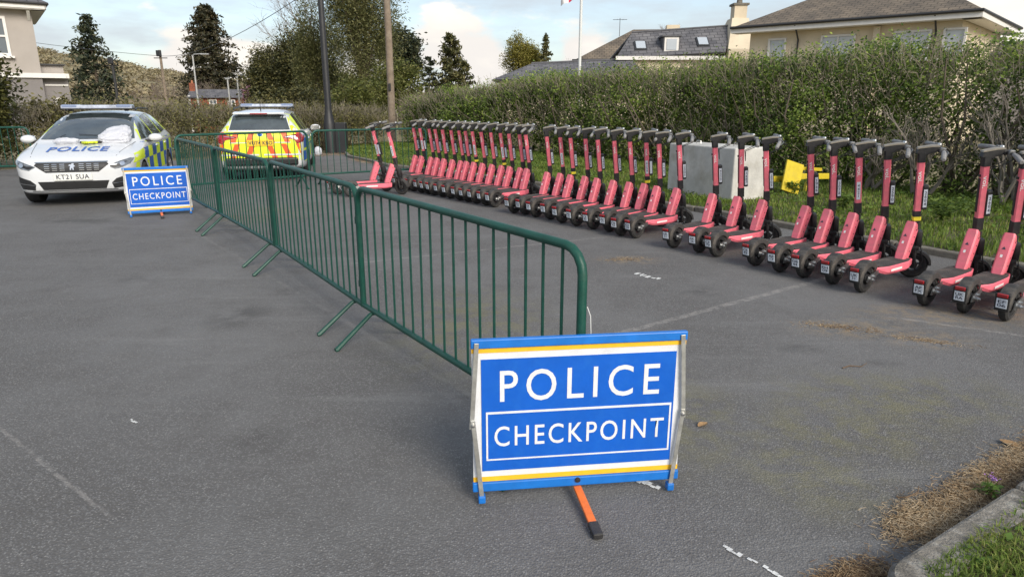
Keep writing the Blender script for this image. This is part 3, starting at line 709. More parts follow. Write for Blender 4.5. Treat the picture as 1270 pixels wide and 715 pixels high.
ORD = ['first', 'second', 'third', 'fourth', 'fifth', 'sixth', 'seventh', 'eighth', 'ninth', 'tenth', 'eleventh', 'twelfth', 'thirteenth', 'fourteenth', 'fifteenth']
SG = 'coral pink electric scooters parked in a row'
rs = random.Random(5)
# far run of fifteen, counted from its far end beside the two separate ones
G15 = [(-2.54, 13.71), (-2.37, 13.5), (-2.15, 13.22), (-2.0, 13.04), (-1.85, 12.84), (-1.66, 12.61), (-1.51, 12.41), (-1.39, 12.26), (-1.22, 12.04), (-1.06, 11.85), (-.88, 11.62), (-.73, 11.43), (-.58, 11.24), (-.41, 11.03), (-.27, 10.85)]
for i, p in enumerate(G15):
    tp = i in (8, 11); extra = ', yellow band on stem' if tp else ''
    scooter(p, 45 + rs.uniform(-1.5, 1.5), 'pink scooter, %s from the left in the far run of fifteen%s' % (ORD[i], extra), SG, tp, PL[i % 8], CO[i % 8], i in (1, 8, 11), i not in (8,))
G10 = [(.04, 10.27, 47), (.21, 10.12, 44.5), (.36, 9.9, 46), (.56, 9.69, 45), (.71, 9.42, 44.5), (.89, 9.17, 44), (1.09, 8.93, 43), (1.28, 8.75, 45.5), (1.39, 8.48, 45.2), (1.55, 8.32, 40)]
for i, (x, y, a) in enumerate(G10):
    tp = i in (2, 7); extra = ', yellow band on stem' if tp else ''
    scooter((x, y), a, 'pink scooter, %s from the left in the middle run of ten%s' % (ORD[i], extra), SG, tp, PL[(i + 3) % 8], CO[(i + 2) % 8], i in (1, 7), i not in (1,))
for i, (x, y, a) in enumerate([(1.89, 7.75, 41.8), (2.12, 7.49, 43.5), (2.26, 7.28, 36.8)]):
    scooter((x, y), a, ['coral pink scooter, left one of the three before the concrete block', 'coral pink scooter, middle one of the three before the concrete block', 'coral pink scooter, right one of three before the concrete block'][i], SG, False, PL[(i + 5) % 8], CO[(i + 1) % 8])
for i, (x, y, a) in enumerate([(2.54, 6.87, 32.5), (2.69, 6.59, 35.5), (2.84, 6.37, 36), (3.01, 6.13, 37.5), (3.14, 5.85, 35.8)]):
    ex = {2: ', white label on stem', 4: ', yellow band above neck'}.get(i, '')
    scooter((x, y), a, 'pink scooter, %s from the left in the near run of five%s' % (ORD[i], ex), SG, i == 4, PL[(i + 1) % 8], CO[(i + 4) % 8], i == 2, i != 2)
for i, (x, y, a) in enumerate([(3.47, 5.45, 36.8), (3.67, 5.25, 38.2), (3.86, 5.04, 37.5)]):
    scooter((x, y), a, ['pink scooter with dark sticker on its neck, left of the nearest three', 'coral pink scooter, middle of the nearest three at the right edge', 'pink scooter cut off by the right edge, nearest of all'][i], SG, False, ['AF\nFX', 'UK\nRA', 'EF\n06'][i], CO[i])
scooter((-3.17, 12.38), 28, 'coral pink scooter, left of the two standing apart behind the green barriers', SG, False, PL[2], CO[3], True)
scooter((-2.86, 12.06), 20, 'coral pink scooter, right of the two standing apart behind the green barriers', SG, False, PL[4], CO[6], True, False)

# =================================================================== BARRIERS
green = mat('dark_green_paint', (.008, .064, .046), .44, var=.25, vscale=8, bump=.08, bscale=120, dirt=(.035, .085, .065), dscale=14, damt=.7, spec=.35)
def barrier_proto(L=2.42, nb=17):
    M = {}; r_ = .0205; b = .225; H = 1.08; c = .11
    path = [(0, 0, b)]
    path += [(0, 0, H - c)] + [(c - c * math.cos(R(a)), 0, H - c + c * math.sin(R(a))) for a in (22, 45, 68)] + [(c, 0, H)]
    path += [(L - c, 0, H)] + [(L - c + c * math.sin(R(a)), 0, H - c + c * math.cos(R(a))) for a in (22, 45, 68)] + [(L, 0, H - c), (L, 0, b)]
    M['frame'] = MB().tube(path, r_, 10)
    M['bottom_rail'] = MB().tube([(.01, 0, b + .012), (L - .01, 0, b + .012)], r_ * .98, 10)
    M['bar'] = MB().tube([(0, 0, b + .02), (0, 0, H - .012)], .0072, 7)
    M['bars_x'] = [L * (i + 1) / (nb + 1) for i in range(nb)]
    M['foot'] = MB().tube([(0, -.30, .012), (0, -.285, .014), (0, -.02, b - .01), (0, .02, b - .01), (0, .285, .014), (0, .30, .012)], [.017, .017, .015, .015, .017, .017], 8)
    M['hook'] = MB().tube([(0, 0, 0), (-.035, 0, 0), (-.05, 0, -.02), (-.05, 0, -.06)], .006, 6).box((.0, 0, .0), (.03, .03, .05))
    M['L'] = L
    return M
BP = barrier_proto(); BM = {k: BP[k].mesh(k, green) for k in ('frame', 'bottom_rail', 'bar', 'foot', 'hook')}
def barrier(x, y, deg, label, group='green steel crowd barriers'):
    t = empty('crowd_barrier', (x, y, 0), R(deg)); tag(t, label, 'barrier', group); L = BP['L']
    link('frame', BM['frame'], green, t); link('bottom_rail', BM['bottom_rail'], green, t)
    for i, bx in enumerate(BP['bars_x']): link('bar', BM['bar'], green, t, (bx, 0, 0), (random.Random(i * 3 + int(x * 10)).uniform(-.003, .003), random.Random(i + int(y * 10)).uniform(-.004, .004), 0))
    for fx in (.17, L - .17): link('foot', BM['foot'], green, t, (fx, 0, 0), (0, 0, random.Random(int(fx * 9 + x)).uniform(-.10, .10)))
    for hz in (.42, .88): link('hook', BM['hook'], green, t, (-.015, 0, hz))
    return t
J = [(.259, 2.72), (-1.04, 4.638), (-2.419, 6.785), (-3.808, 8.786), (-5.216, 10.771)]
LB = ['nearest green steel barrier, its rounded end just behind the large police sign', 'second green barrier from the near police sign', 'third green barrier from the near police sign', 'farthest barrier of the straight row, beside the small police sign']
for i in range(4):
    a, b = J[i + 1], J[i]; ang = math.degrees(math.atan2(b[1] - a[1], b[0] - a[0])); d = math.hypot(b[0] - a[0], b[1] - a[1]); k = (d - BP['L']) / 2 / d
    barrier(a[0] + (b[0] - a[0]) * k, a[1] + (b[1] - a[1]) * k, ang, LB[i])
barrier(-5.72, 11.75, 44, 'green barrier standing across the rear of the patterned estate car')
barrier(-3.92, 13.58, 31, 'green barrier between the patterned car and the far scooters')
barrier(-13.1, 14.9, 12, 'green barrier before the hedge at the left edge, behind the white police car')
# cut cable tie hanging from the near barrier end
tie = mat('white_cable_tie', (.6, .6, .58), .4)
o = MB().tube([(.283, 2.70, .83), (.312, 2.68, .835), (.325, 2.67, .80), (.330, 2.668, .70), (.333, 2.668, .645)], .0022, 5).build('cable_tie', tie); tag(o, 'thin pale cable tie hanging from the end post of the nearest barrier', 'cable tie')

# =================================================================== POLICE SIGNS
sblue = mat('blue_sign_sheeting', (.004, .100, .50), .36, var=.12, vscale=4, bump=.35, bscale=7, spec=.5, dirt=(.02, .16, .55), dscale=14, damt=.35)
railb = mat('blue_rail_vinyl', (.008, .15, .52), .45, var=.15, vscale=12)
swhite = mat('white_reflective_sheeting', (.68, .69, .71), .42, var=.10, vscale=14, bump=.12, bscale=420)
syel = mat('yellow_edge_tape', (.82, .46, .02), .5, var=.1, vscale=16)
galv = mat('galvanised_strut', (.50, .50, .47), .45, metal=.75, var=.25, vscale=26, dirt=(.28, .26, .22), dscale=9, damt=.5)
orng = mat('orange_leg_paint', (.80, .17, .025), .42, var=.12, vscale=14, dirt=(.35, .12, .05), dscale=10, damt=.5)
def sheet_part(name, x0, x1, z0, z1, y, m, parent, t=.0016, wob=0.0):
    return MB().box(((x0 + x1) / 2, y, (z0 + z1) / 2), (x1 - x0, t, z1 - z0)).build(name, m, parent)
def police_sign(x, y, deg, W, H, label, tilt=0.0):
    t = empty('police_sign', (x, y, 0), R(deg)); tag(t, label, 'sign', 'folding police checkpoint signs'); z0 = .055; X = W / 2
    u = lambda k: -X + W * k
    v = lambda k: z0 + H * (1 - k)
    p = MB()      # backing sheet, slightly slack
    nx, nz = 16, 10; vs = []; fs = []
    for i in range(nx + 1):
        for j in range(nz + 1):
            a, b = i / nx, j / nz; s_ = .004 * math.sin(a * 9 + b * 3) * math.sin(PI * a) * math.sin(PI * b); vs.append((u(a), -s_ * 0, v(b)))
    for i in range(nx):
        for j in range(nz): k = i * (nz + 1) + j; fs.append((k, k + 1, k + nz + 2, k + nz + 1))
    n = len(vs); vs += [(a, b + .006, c) for a, b, c in vs]; fs += [tuple(n + k for k in f[::-1]) for f in fs]
    bd = p.add(vs, fs).build('backing_sheet', swhite, t)
    sheet_part('blue_field', u(.042), u(.958), v(.862), v(.122), -.0022, sblue, t)
    for a, b in ((.052, .080), (.902, .934)): sheet_part('yellow_stripe', u(.0), u(1), v(b), v(a), -.0022, syel, t)
    for a, b, e in ((-.008, .050, .006), (.936, 1.0, .008)):
        MB().box((0, .0, (v(a) + v(b)) / 2), (W + e, .024, abs(v(a) - v(b))), None, .005).build('rail', railb, t)
    me = fit_text('POLICE', W * .755, H * .205, bold=.005, spacing=1.32); o = link('police_lettering', me, swhite, t); me.materials.clear(); me.materials.append(swhite)
    o.location = ((u(.117) + u(.893)) / 2, -.0042, (v(.195) + v(.400)) / 2); o.rotation_euler = (R(90), 0, 0)
    me = fit_text('CHECKPOINT', W * .815, H * .135, bold=.006, spacing=1.22); o = link('checkpoint_lettering', me, swhite, t); me.materials.clear(); me.materials.append(swhite)
    o.location = (u(.508), -.0042, (v(.565) + v(.693)) / 2); o.rotation_euler = (R(90), 0, 0)
    fr = MB(); k = .0075
    a, b, c, d = u(.062), u(.948), v(.785), v(.470)
    fr.box(((a + b) / 2, -.0040, d), (b - a, .0014, k * 1.3)).box(((a + b) / 2, -.0040, c), (b - a, .0014, k * .9))
    for q in (a, b): fr.box((q - math.copysign(k / 2, q), -.0040, (c + d) / 2), (k, .0014, abs(d - c) - k * 1.3))
    fr.build('white_outline', swhite, t)
    # jointed flat struts down both edges
    for s in (-1, 1):
        up = MB(); A = Vector((s * (X * .955), -.016, v(.01))); B = Vector((s * (X * 1.012), -.018, v(.56))); C = Vector((s * (X * 1.0), -.022, v(.50))); D = Vector((s * (X * .925), -.022, v(1.03)))
        for nm, P0, P1, m_ in (('upper_strut', A, B, galv), ('lower_strut', C, D, galv)):
            d_ = P1 - P0; an = math.atan2(d_.x, -d_.z)
            MB().box((P0 + P1) / 2, (.019, .005, d_.length), (0, -an, 0), .0015).build(nm, m_, t)
        MB().lathe([(.001, -.006), (.008, -.005), (.008, .004), (.001, .006)], 10, Euler((R(90), 0, 0)).to_matrix(), (s * X * 1.0, -.028, v(.53))).build('rivet', steel, t)
        MB().box((D.x, -.014, z0 - .028), (.03, .036, .034), None, .005).build('foot_cap', railb, t)
    MB().lathe([(.001, -.012), (.010, -.010), (.012, .004), (.001, .006)], 12, Euler((R(90), 0, 0)).to_matrix(), (0, -.014, v(.955))).build('pivot_knob', blk, t)
    # orange spring-out legs front and back with black rubber tips
    for s in (-1, 1):
        L0 = Vector((.0, s * .01, .048)); L1 = Vector((.018, s * .31, .017)); d_ = L1 - L0; an = math.atan2(d_.x, -d_.y) if s < 0 else math.atan2(-d_.x, d_.y)
        el = math.atan2(d_.z, math.hypot(d_.x, d_.y)); rot = Euler((el * (1 if s > 0 else -1), 0, math.atan2(-d_.x, d_.y) if s > 0 else math.atan2(d_.x, -d_.y))).to_matrix()
        lg = MB().box(L0.lerp(L1, .40), (.034, d_.length * .80, .014), rot, .003).build('leg', orng, t)
        MB().box(L0.lerp(L1, .90), (.042, d_.length * .26, .026), rot, .005).build('rubber_tip', blk, lg)
    return t
police_sign(.281, 2.606, 7.0, .895, .68, 'large blue and white police checkpoint sign with orange leg, nearest the camera')
police_sign(-5.22, 10.02, 25.5, .86, .66, 'small-looking blue police checkpoint sign beside the white police car')

# =================================================================== BLOCK, YELLOW BOARDS, SMALL THINGS
concm = mat('pale_cast_concrete', (.50, .49, .46), .95, var=.22, vscale=3, bump=.4, bscale=40, dirt=(.27, .235, .17), dscale=2.2, damt=.7)
t = empty('concrete_block', (3.55, 10.95, .06), R(27)); tag(t, 'large pale concrete block standing on the grass behind the scooters', 'concrete block')
blkm = MB().box((.36, .80, .43), (.72, 1.6, .86), None, .02).build('block', concm, t)
for yy in (.35, 1.25): MB().tube([(.36, yy - .06, .86), (.36, yy - .05, .91), (.36, yy + .05, .91), (.36, yy + .06, .86)], .008, 6).build('lifting_loop', steel, t)
yelw = mat('yellow_painted_timber', (.58, .44, .012), .6, var=.12, vscale=7, bump=.2, bscale=60, dirt=(.45, .36, .06), dscale=10, damt=.5)
t = empty('picnic_bench', (5.05, 12.15, .07), R(14)); tag(t, 'bright yellow wooden bench lying tipped on the grass by the block', 'bench')
MB().box((-.20, -.18, .29), (.36, .035, .54), (R(-14), R(17), 0), .006).build('board', yelw, t)
MB().box((-.62, .02, .25), (1.0, .05, .10), (0, R(1.5), 0), .006).build('plank', yelw, t)
MB().box((.45, .03, .27), (.80, .05, .10), (0, R(1), 0), .006).build('plank', yelw, t)
MB().box((.40, .30, .38), (.70, .045, .06), (0, R(4), 0), .006).build('plank', yelw, t)
MB().box((.36, .12, .20), (.06, .07, .58), (R(-14), R(20), 0), .006).build('brace', yelw, t)
MB().box((-.62, .10, .18), (.06, .07, .44), (R(-14), R(-24), 0), .006).build('brace', yelw, t)
# lamp post, telegraph pole, flagpole and far posts
dkm = mat('black_post_paint', (.020, .020, .022), .5, var=.3, vscale=4)
timber = mat('weathered_pole_timber', (.20, .155, .115), .9, var=.3, vscale=5, bump=.5, bscale=30, dirt=(.33, .28, .22), dscale=3, damt=.6)
greym = mat('grey_galvanised_post', (.40, .40, .39), .5, metal=.4, var=.1, vscale=6)
t = empty('lamp_post', (-5.85, 22.3, .0)); tag(t, 'tall black lamp post rising behind the green barrier, thick at its foot', 'lamp post')
MB().lathe([(.19, 0), (.19, .9), (.17, .98), (.12, 1.25), (.105, 1.4), (.085, 6.0), (.075, 6.4)], 14).build('column', dkm, t)
MB().tube([(0, 0, 6.3), (.1, -.1, 6.6), (.6, -.7, 6.75)], .035, 8).build('arm', dkm, t); MB().box((.78, -.92, 6.74), (.24, .62, .10), (0, 0, R(40)), .03).build('lantern', greym, t)
MB().box((.34, .1, .48), (.34, .28, .96), None, .02).build('feeder_pillar', dkm, t)
t = empty('telegraph_pole', (-4.82, 28.0, 0)); tag(t, 'weathered wooden telegraph pole standing behind the hedge near the centre', 'pole')
MB().tube([(0, 0, 0), (.02, 0, 4), (0, 0, 8.2)], [.15, .135, .11], 12).build('shaft', timber, t); MB().box((0, -.16, 2.15), (.09, .07, .28), None, .01).build('step_plate', dkm, t)
for z in (4.9, 5.35): MB().tube([(-.22, 0, z), (.22, 0, z)], .012, 5).build('step_iron', steel, t)
MB().box((0, -.13, 7.6), (1.3, .09, .11)).build('crossarm', timber, t)
t = empty('flagpole', (2.28, 24.0, 0)); tag(t, 'slim white flagpole rising behind the long hedge', 'flagpole')
MB().tube([(0, 0, 0), (0, 0, 4), (.0, 0, 7.0)], [.055, .05, .035], 10).build('pole', mat('white_pole_paint', (.62, .63, .62), .4), t); MB().lathe([(.001, .08), (.05, .05), (.06, 0), (.05, -.05), (.001, -.08)], 10, None, (0, 0, 7.06)).build('finial', greym, t)
# flag: hangs limp from the upper mast, white with a red cross
fw, fh, nx, nz = 1.0, .62, 24, 16; vs = []; fsw = []; fsr = []
def flagp(a, b):
    return (-a * fw * .62, .09 * math.sin(a * 11 + b * 2) * a, -b * fh - .36 * a + .03 * math.sin(a * 9))
for i in range(nx + 1):
    for j in range(nz + 1): vs.append(flagp(i / nx, j / nz))
for i in range(nx):
    for j in range(nz):
        k = i * (nz + 1) + j; f = (k, k + 1, k + nz + 2, k + nz + 1); (fsr if (abs(i + .5 - nx / 2) < 2 or abs(j + .5 - nz / 2) < 1.6) else fsw).append(f)
t = empty('flag', (2.23, 24.0, 5.60)); tag(t, 'white flag with red cross hanging at the top edge from the flagpole', 'flag')
MB().add(vs, fsw, True).build('white_cloth', mat('white_flag_cloth', (.70, .68, .68), .8), t); MB().add(vs, fsr, True).build('red_cross', mat('red_flag_cloth', (.50, .03, .07), .8), t)
def zt(x, y): return float(terrain(x, y))
for (x, y, h, nm, lab, kind) in [(-41.5, 74, 8.2, 'telegraph_pole', 'thin dark pole with a box on top beside the left conifer', 'box'), (-36.9, 75, 9.0, 'telegraph_pole', 'bare wooden pole with a dark transformer top, over the white police car roof', 'trans'),
        (-28.6, 64, 7.4, 'street_light', 'tall pale street light just left of the brick bungalow', 'lamp'), (-24.5, 61, 5.2, 'street_light', 'short grey post at the right end of the brick bungalow', 'post'), (-22.5, 58, 5.0, 'street_light', 'thin hooked street light right of the brick bungalow', 'lamp')]:
    z = zt(x, y); t = empty(nm, (x, y, z)); tag(t, lab, 'pole' if nm == 'telegraph_pole' else 'street light'); wood = kind in ('trans', 'box')
    MB().tube([(0, 0, 0), (0, 0, h)], [.16 if wood else .10, .13 if wood else .07], 8).build('shaft', timber if kind == 'trans' else (dkm if kind == 'box' else greym), t)
    if kind == 'lamp': MB().tube([(0, 0, h), (.15, 0, h + .15), (.9, 0, h + .2)], .05, 6).build('arm', greym, t); MB().box((1.1, 0, h + .16), (.7, .25, .12), None, .03).build('lantern', greym, t)
    if kind == 'post': MB().box((0, 0, h), (.35, .2, .14), None, .02).build('cap', greym, t)
    if wood: MB().box((0, -.28, h - .35), (.46, .34, .6), None, .05).build('transformer', dkm, t); MB().tube([(-.7, 0, h - .8), (.7, 0, h - .8)], .05, 6).build('crossarm', dkm, t)
# overhead wires between poles
wirem = mat('dark_wire', (.05, .05, .055), .6)
def wire(a, b, sag, label, r_=.012):
    a = Vector(a); b = Vector(b); p = [a.lerp(b, k / 16) - Vector((0, 0, sag * 4 * (k / 16) * (1 - k / 16))) for k in range(17)]
    o = MB().tube([q - p[0] for q in p], r_, 4).build('overhead_wire', wirem, None, p[0]); tag(o, label, 'wire', 'overhead wires')
wire((-36.9, 75, zt(-36.9, 75) + 8.4), (-60, 42, 11), 1.0, 'overhead wire running left from the bare wooden pole', .02)
wire((-4.8, 28, 7.6), (-36.9, 75, zt(-36.9, 75) + 8.4), 1.2, 'overhead wire sloping from the bare wooden pole up to the central pole', .02)
wire((-5.2, 28, 7.65), (-33, 20, 6.4), .35, 'overhead wire crossing the grey house window towards the central pole', .012)
wire((-4.4, 28, 7.55), (-33, 20.6, 6.0), .35, 'lower overhead wire crossing the grey house wall', .012)
# small things on the ground
leafd = mat('dead_leaf_brown', (.28, .17, .08), .8, var=.3, vscale=60)
def dead_leaf(x, y, s_, rz, label):
    vs = []; fs = []; n = 7
    for i in range(n):
        a = i / (n - 1); w_ = s_ * .32 * math.sin(PI * (.08 + .9 * a)); z = .004 + s_ * .25 * (a - .4) ** 2
        vs += [(s_ * (a - .5), -w_, z + w_ * .5), (s_ * (a - .5), 0, z), (s_ * (a - .5), w_, z + w_ * .45)]
    for i in range(n - 1):
        for j in range(2): k = i * 3 + j; fs.append((k, k + 1, k + 4, k + 3))
    o = MB().add(vs, fs, True).build('dead_leaf', leafd, None, (x, y, 0), (0, 0, rz)); tag(o, label, 'leaf', 'dead leaves on the tarmac')
dead_leaf(1.01, 3.26, .07, .6, 'curled brown dead leaf on tarmac right of the near sign')
dead_leaf(2.48, 3.05, .09, 2.0, 'pale brown dead leaf at the right edge above the needle litter')
dead_leaf(-2.62, 3.05, .06, 1.0, 'orange brown leaf on tarmac at the left edge')
twm = mat('dry_twig', (.13, .085, .05), .9)
o = MB().tube([(0, 0, .006), (.06, .03, .01), (.13, .02, .008), (.19, .07, .012)], [.004, .004, .003, .002], 5).build('fallen_twig', twm, None, (2.12, 4.05, 0)); tag(o, 'small dark forked twig on tarmac below the chip spill', 'twig')
o = MB().tube([(0, 0, .01), (.03, -.02, .02), (.09, .0, .03), (.13, .06, .025)], [.003, .004, .003, .002], 5).build('fallen_twig', twm, None, (1.66, 2.58, 0)); tag(o, 'curved pale twig lying on the brown needle litter', 'twig')
t = empty('flowering_weed', (2.075, 2.60, 0)); tag(t, 'small purple flowering weed growing against the corner kerb', 'weed')
t.scale = (.75, .75, .75); wl = leafmat('weed_leaves', [(.06, .11, .02), (.11, .19, .03)])
sf = MB()
for i in range(7):
    a = i * 2.4; sf.tube([(0, 0, 0), (.015 * math.cos(a), .015 * math.sin(a), .05), (.03 * math.cos(a), .03 * math.sin(a), .085 + .006 * i)], .0022, 4)
sf.build('stems', wl, t)
rg = np.random.default_rng(8); Pp = rg.normal(size=(60, 3)) * np.array([.03, .03, .02]) + np.array([0, 0, .045]); Pp[:, 2] = np.abs(Pp[:, 2])
leaves('foliage', Pp, rg.uniform(.02, .045, 60), wl, t, rg, up=1.0)
Pp = rg.normal(size=(40, 3)) * np.array([.012, .012, .01]) + np.array([0, 0, .125]); leaves('flower', Pp, .016, mat('purple_petals', (.30, .14, .42), .6), t, rg)
# white bag caught by the verge
def crumple(name, c, size, m, seed, parent=None, amp=.28, flat=.0):
    bm = bmesh.new(); bmesh.ops.create_icosphere(bm, subdivisions=4, radius=1.0); rg = random.Random(seed); W = [(Vector((rg.gauss(0, 1), rg.gauss(0, 1), rg.gauss(0, 1))) * rg.uniform(1.5, 6), rg.uniform(0, 6)) for _ in range(10)]
    for v in bm.verts:
        d = sum(abs(math.sin(v.co.dot(w_) + p_)) / (1 + .12 * w_.length) for w_, p_ in W) / 10; v.co = v.co * (1 - amp + amp * 2.2 * (d - .3)); v.co = Vector((v.co.x * size[0], v.co.y * size[1], max(v.co.z, -.55 + flat) * size[2]))
    zmin = min(v.co.z for v in bm.verts)
    for v in bm.verts: v.co.z -= zmin
    me = bpy.data.meshes.new(name); bm.to_mesh(me); bm.free(); return link(name, me, m, parent, c)
plastic = mat('white_plastic_sheet', (.50, .51, .55), .4, var=.05, vscale=9)
o = crumple('plastic_bag', (-6.08, 21.6, .0), (.16, .12, .20), plastic, 2); tag(o, 'small white plastic bag on the ground behind the barrier by the lamp post', 'bag')

# =================================================================== POLICE CARS
carw = mat('white_car_paint', (.64, .655, .67), .28, var=.03, vscale=2, coat=.6, dirt=(.55, .54, .52), dscale=1.5, damt=.3)
glassd = mat('tinted_car_glass', (.040, .052, .056), .05, spec=1.0, coat=.8, var=.5, vscale=3)
trim = mat('black_car_trim', (.016, .016, .017), .45, var=.2, vscale=10)
chrome = mat('car_chrome', (.70, .71, .72), .16, metal=1.0)
lens = mat('clear_lamp_lens', (.22, .235, .25), .10, metal=.5, var=.5, vscale=16, coat=.6)
redlens = mat('red_lamp_lens', (.28, .012, .016), .16, var=.5, vscale=9, coat=.5)
byel = mat('fluorescent_yellow_panel', (.66, .80, .03), .4, var=.06, vscale=4)
bblue = mat('police_blue_panel', (.012, .10, .42), .35, var=.06, vscale=4)
borg = mat('fluorescent_orange_panel', (.70, .11, .025), .4, var=.06, vscale=4)
plw = mat('front_plate_white', (.70, .70, .66), .4); ply = mat('rear_plate_yellow', (.78, .52, .03), .4)
tyre = mat('car_tyre', (.02, .02, .02), .85, var=.3, vscale=20); alloy = mat('alloy_wheel', (.42, .42, .43), .35, metal=.8, var=.2, vscale=10)
dtyre = mat('dark_wheel_well', (.01, .01, .01), .9)
barlens = mat('light_bar_lens', (.42, .46, .55), .15, var=.4, vscale=8, coat=.5); barblue = mat('light_bar_blue', (.20, .25, .38), .15, coat=.5)
fabm = mat('dark_seat_fabric', (.03, .03, .035), .9)
def clip_rect(poly, x0, x1, y0, y1):
    for ax_, lim, sgn in ((0, x0, 1), (0, x1, -1), (1, y0, 1), (1, y1, -1)):
        out = []
        for i in range(len(poly)):
            a, b = poly[i], poly[(i + 1) % len(poly)]; da, db = sgn * (a[ax_] - lim), sgn * (b[ax_] - lim)
            if da >= 0: out.append(a)
            if (da > 0 > db) or (da < 0 < db):
                t = da / (da - db); out.append((a[0] + (b[0] - a[0]) * t, a[1] + (b[1] - a[1]) * t))
        poly = out
        if len(poly) < 3: return []
    return poly
class Skin:
    """lays panels, glass and lamps on a car body as real pieces that follow its surface"""
    def __init__(s, me): s.bvh = BVHTree.FromPolygons([v.co.copy() for v in me.vertices], [tuple(p.vertices) for p in me.polygons])
    def hit(s, axis, a, b, side):
        if axis == 'x': o, d = Vector((side * 5, a, b)), Vector((-side, 0, 0))
        elif axis == 'y': o, d = Vector((a, side * 5, b)), Vector((0, -side, 0))
        else: o, d = Vector((a, b, 5)), Vector((0, 0, -1))
        h, n, i, dist = s.bvh.ray_cast(o, d)
        if h is None: return None
        if n.dot(d) > 0: n = -n
        return h, n
    def panel(s, name, m, parent, axis, poly, side=1, off=.005, cell=.07, mindepth=None):
        xs = [p[0] for p in poly]; ys = [p[1] for p in poly]; mb = MB(); cache = {}
        nx = max(1, math.ceil((max(xs) - min(xs)) / cell)); ny = max(1, math.ceil((max(ys) - min(ys)) / cell)); X0, Y0 = min(xs), min(ys); dx = (max(xs) - X0) / nx; dy = (max(ys) - Y0) / ny
        V = []; F = []
        def vid(p):
            k = (round(p[0], 5), round(p[1], 5))
            if k not in cache:
                h = s.hit(axis, p[0], p[1], side)
                if h is None or (mindepth is not None and abs(h[0].y if axis == 'y' else h[0].x) < mindepth): cache[k] = None
                else: cache[k] = len(V); V.append(h[0] + h[1] * off)
            return cache[k]
        for i in range(nx):
            for j in range(ny):
                c = clip_rect(poly, X0 + i * dx, X0 + (i + 1) * dx, Y0 + j * dy, Y0 + (j + 1) * dy)
                if len(c) >= 3:
                    f = [vid(p) for p in c]
                    if None not in f:
                        f = [k for q, k in enumerate(f) if k != f[q - 1]]
                        if len(set(f)) >= 3: F.append(tuple(dict.fromkeys(f)))
        if not F: return None
        me = bpy.data.meshes.new(name); me.from_pydata(V, [], F); me.polygons.foreach_set('use_smooth', [True] * len(F))
        return link(name, me, m, parent)
    def text(s, body, w, h, m, parent, axis, c, right, up, side=1, off=.008, name='lettering'):
        me = fit_text(body, w, h, bold=.02, spacing=1.1); me.materials.clear(); me.materials.append(m)
        for v in me.vertices:
            a = c[0] + right[0] * v.co.x + up[0] * v.co.y; b = c[1] + right[1] * v.co.x + up[1] * v.co.y; q = s.hit(axis, a, b, side)
            if q: v.co = q[0] + q[1] * off
        me.update(); return link(name, me, m, parent)
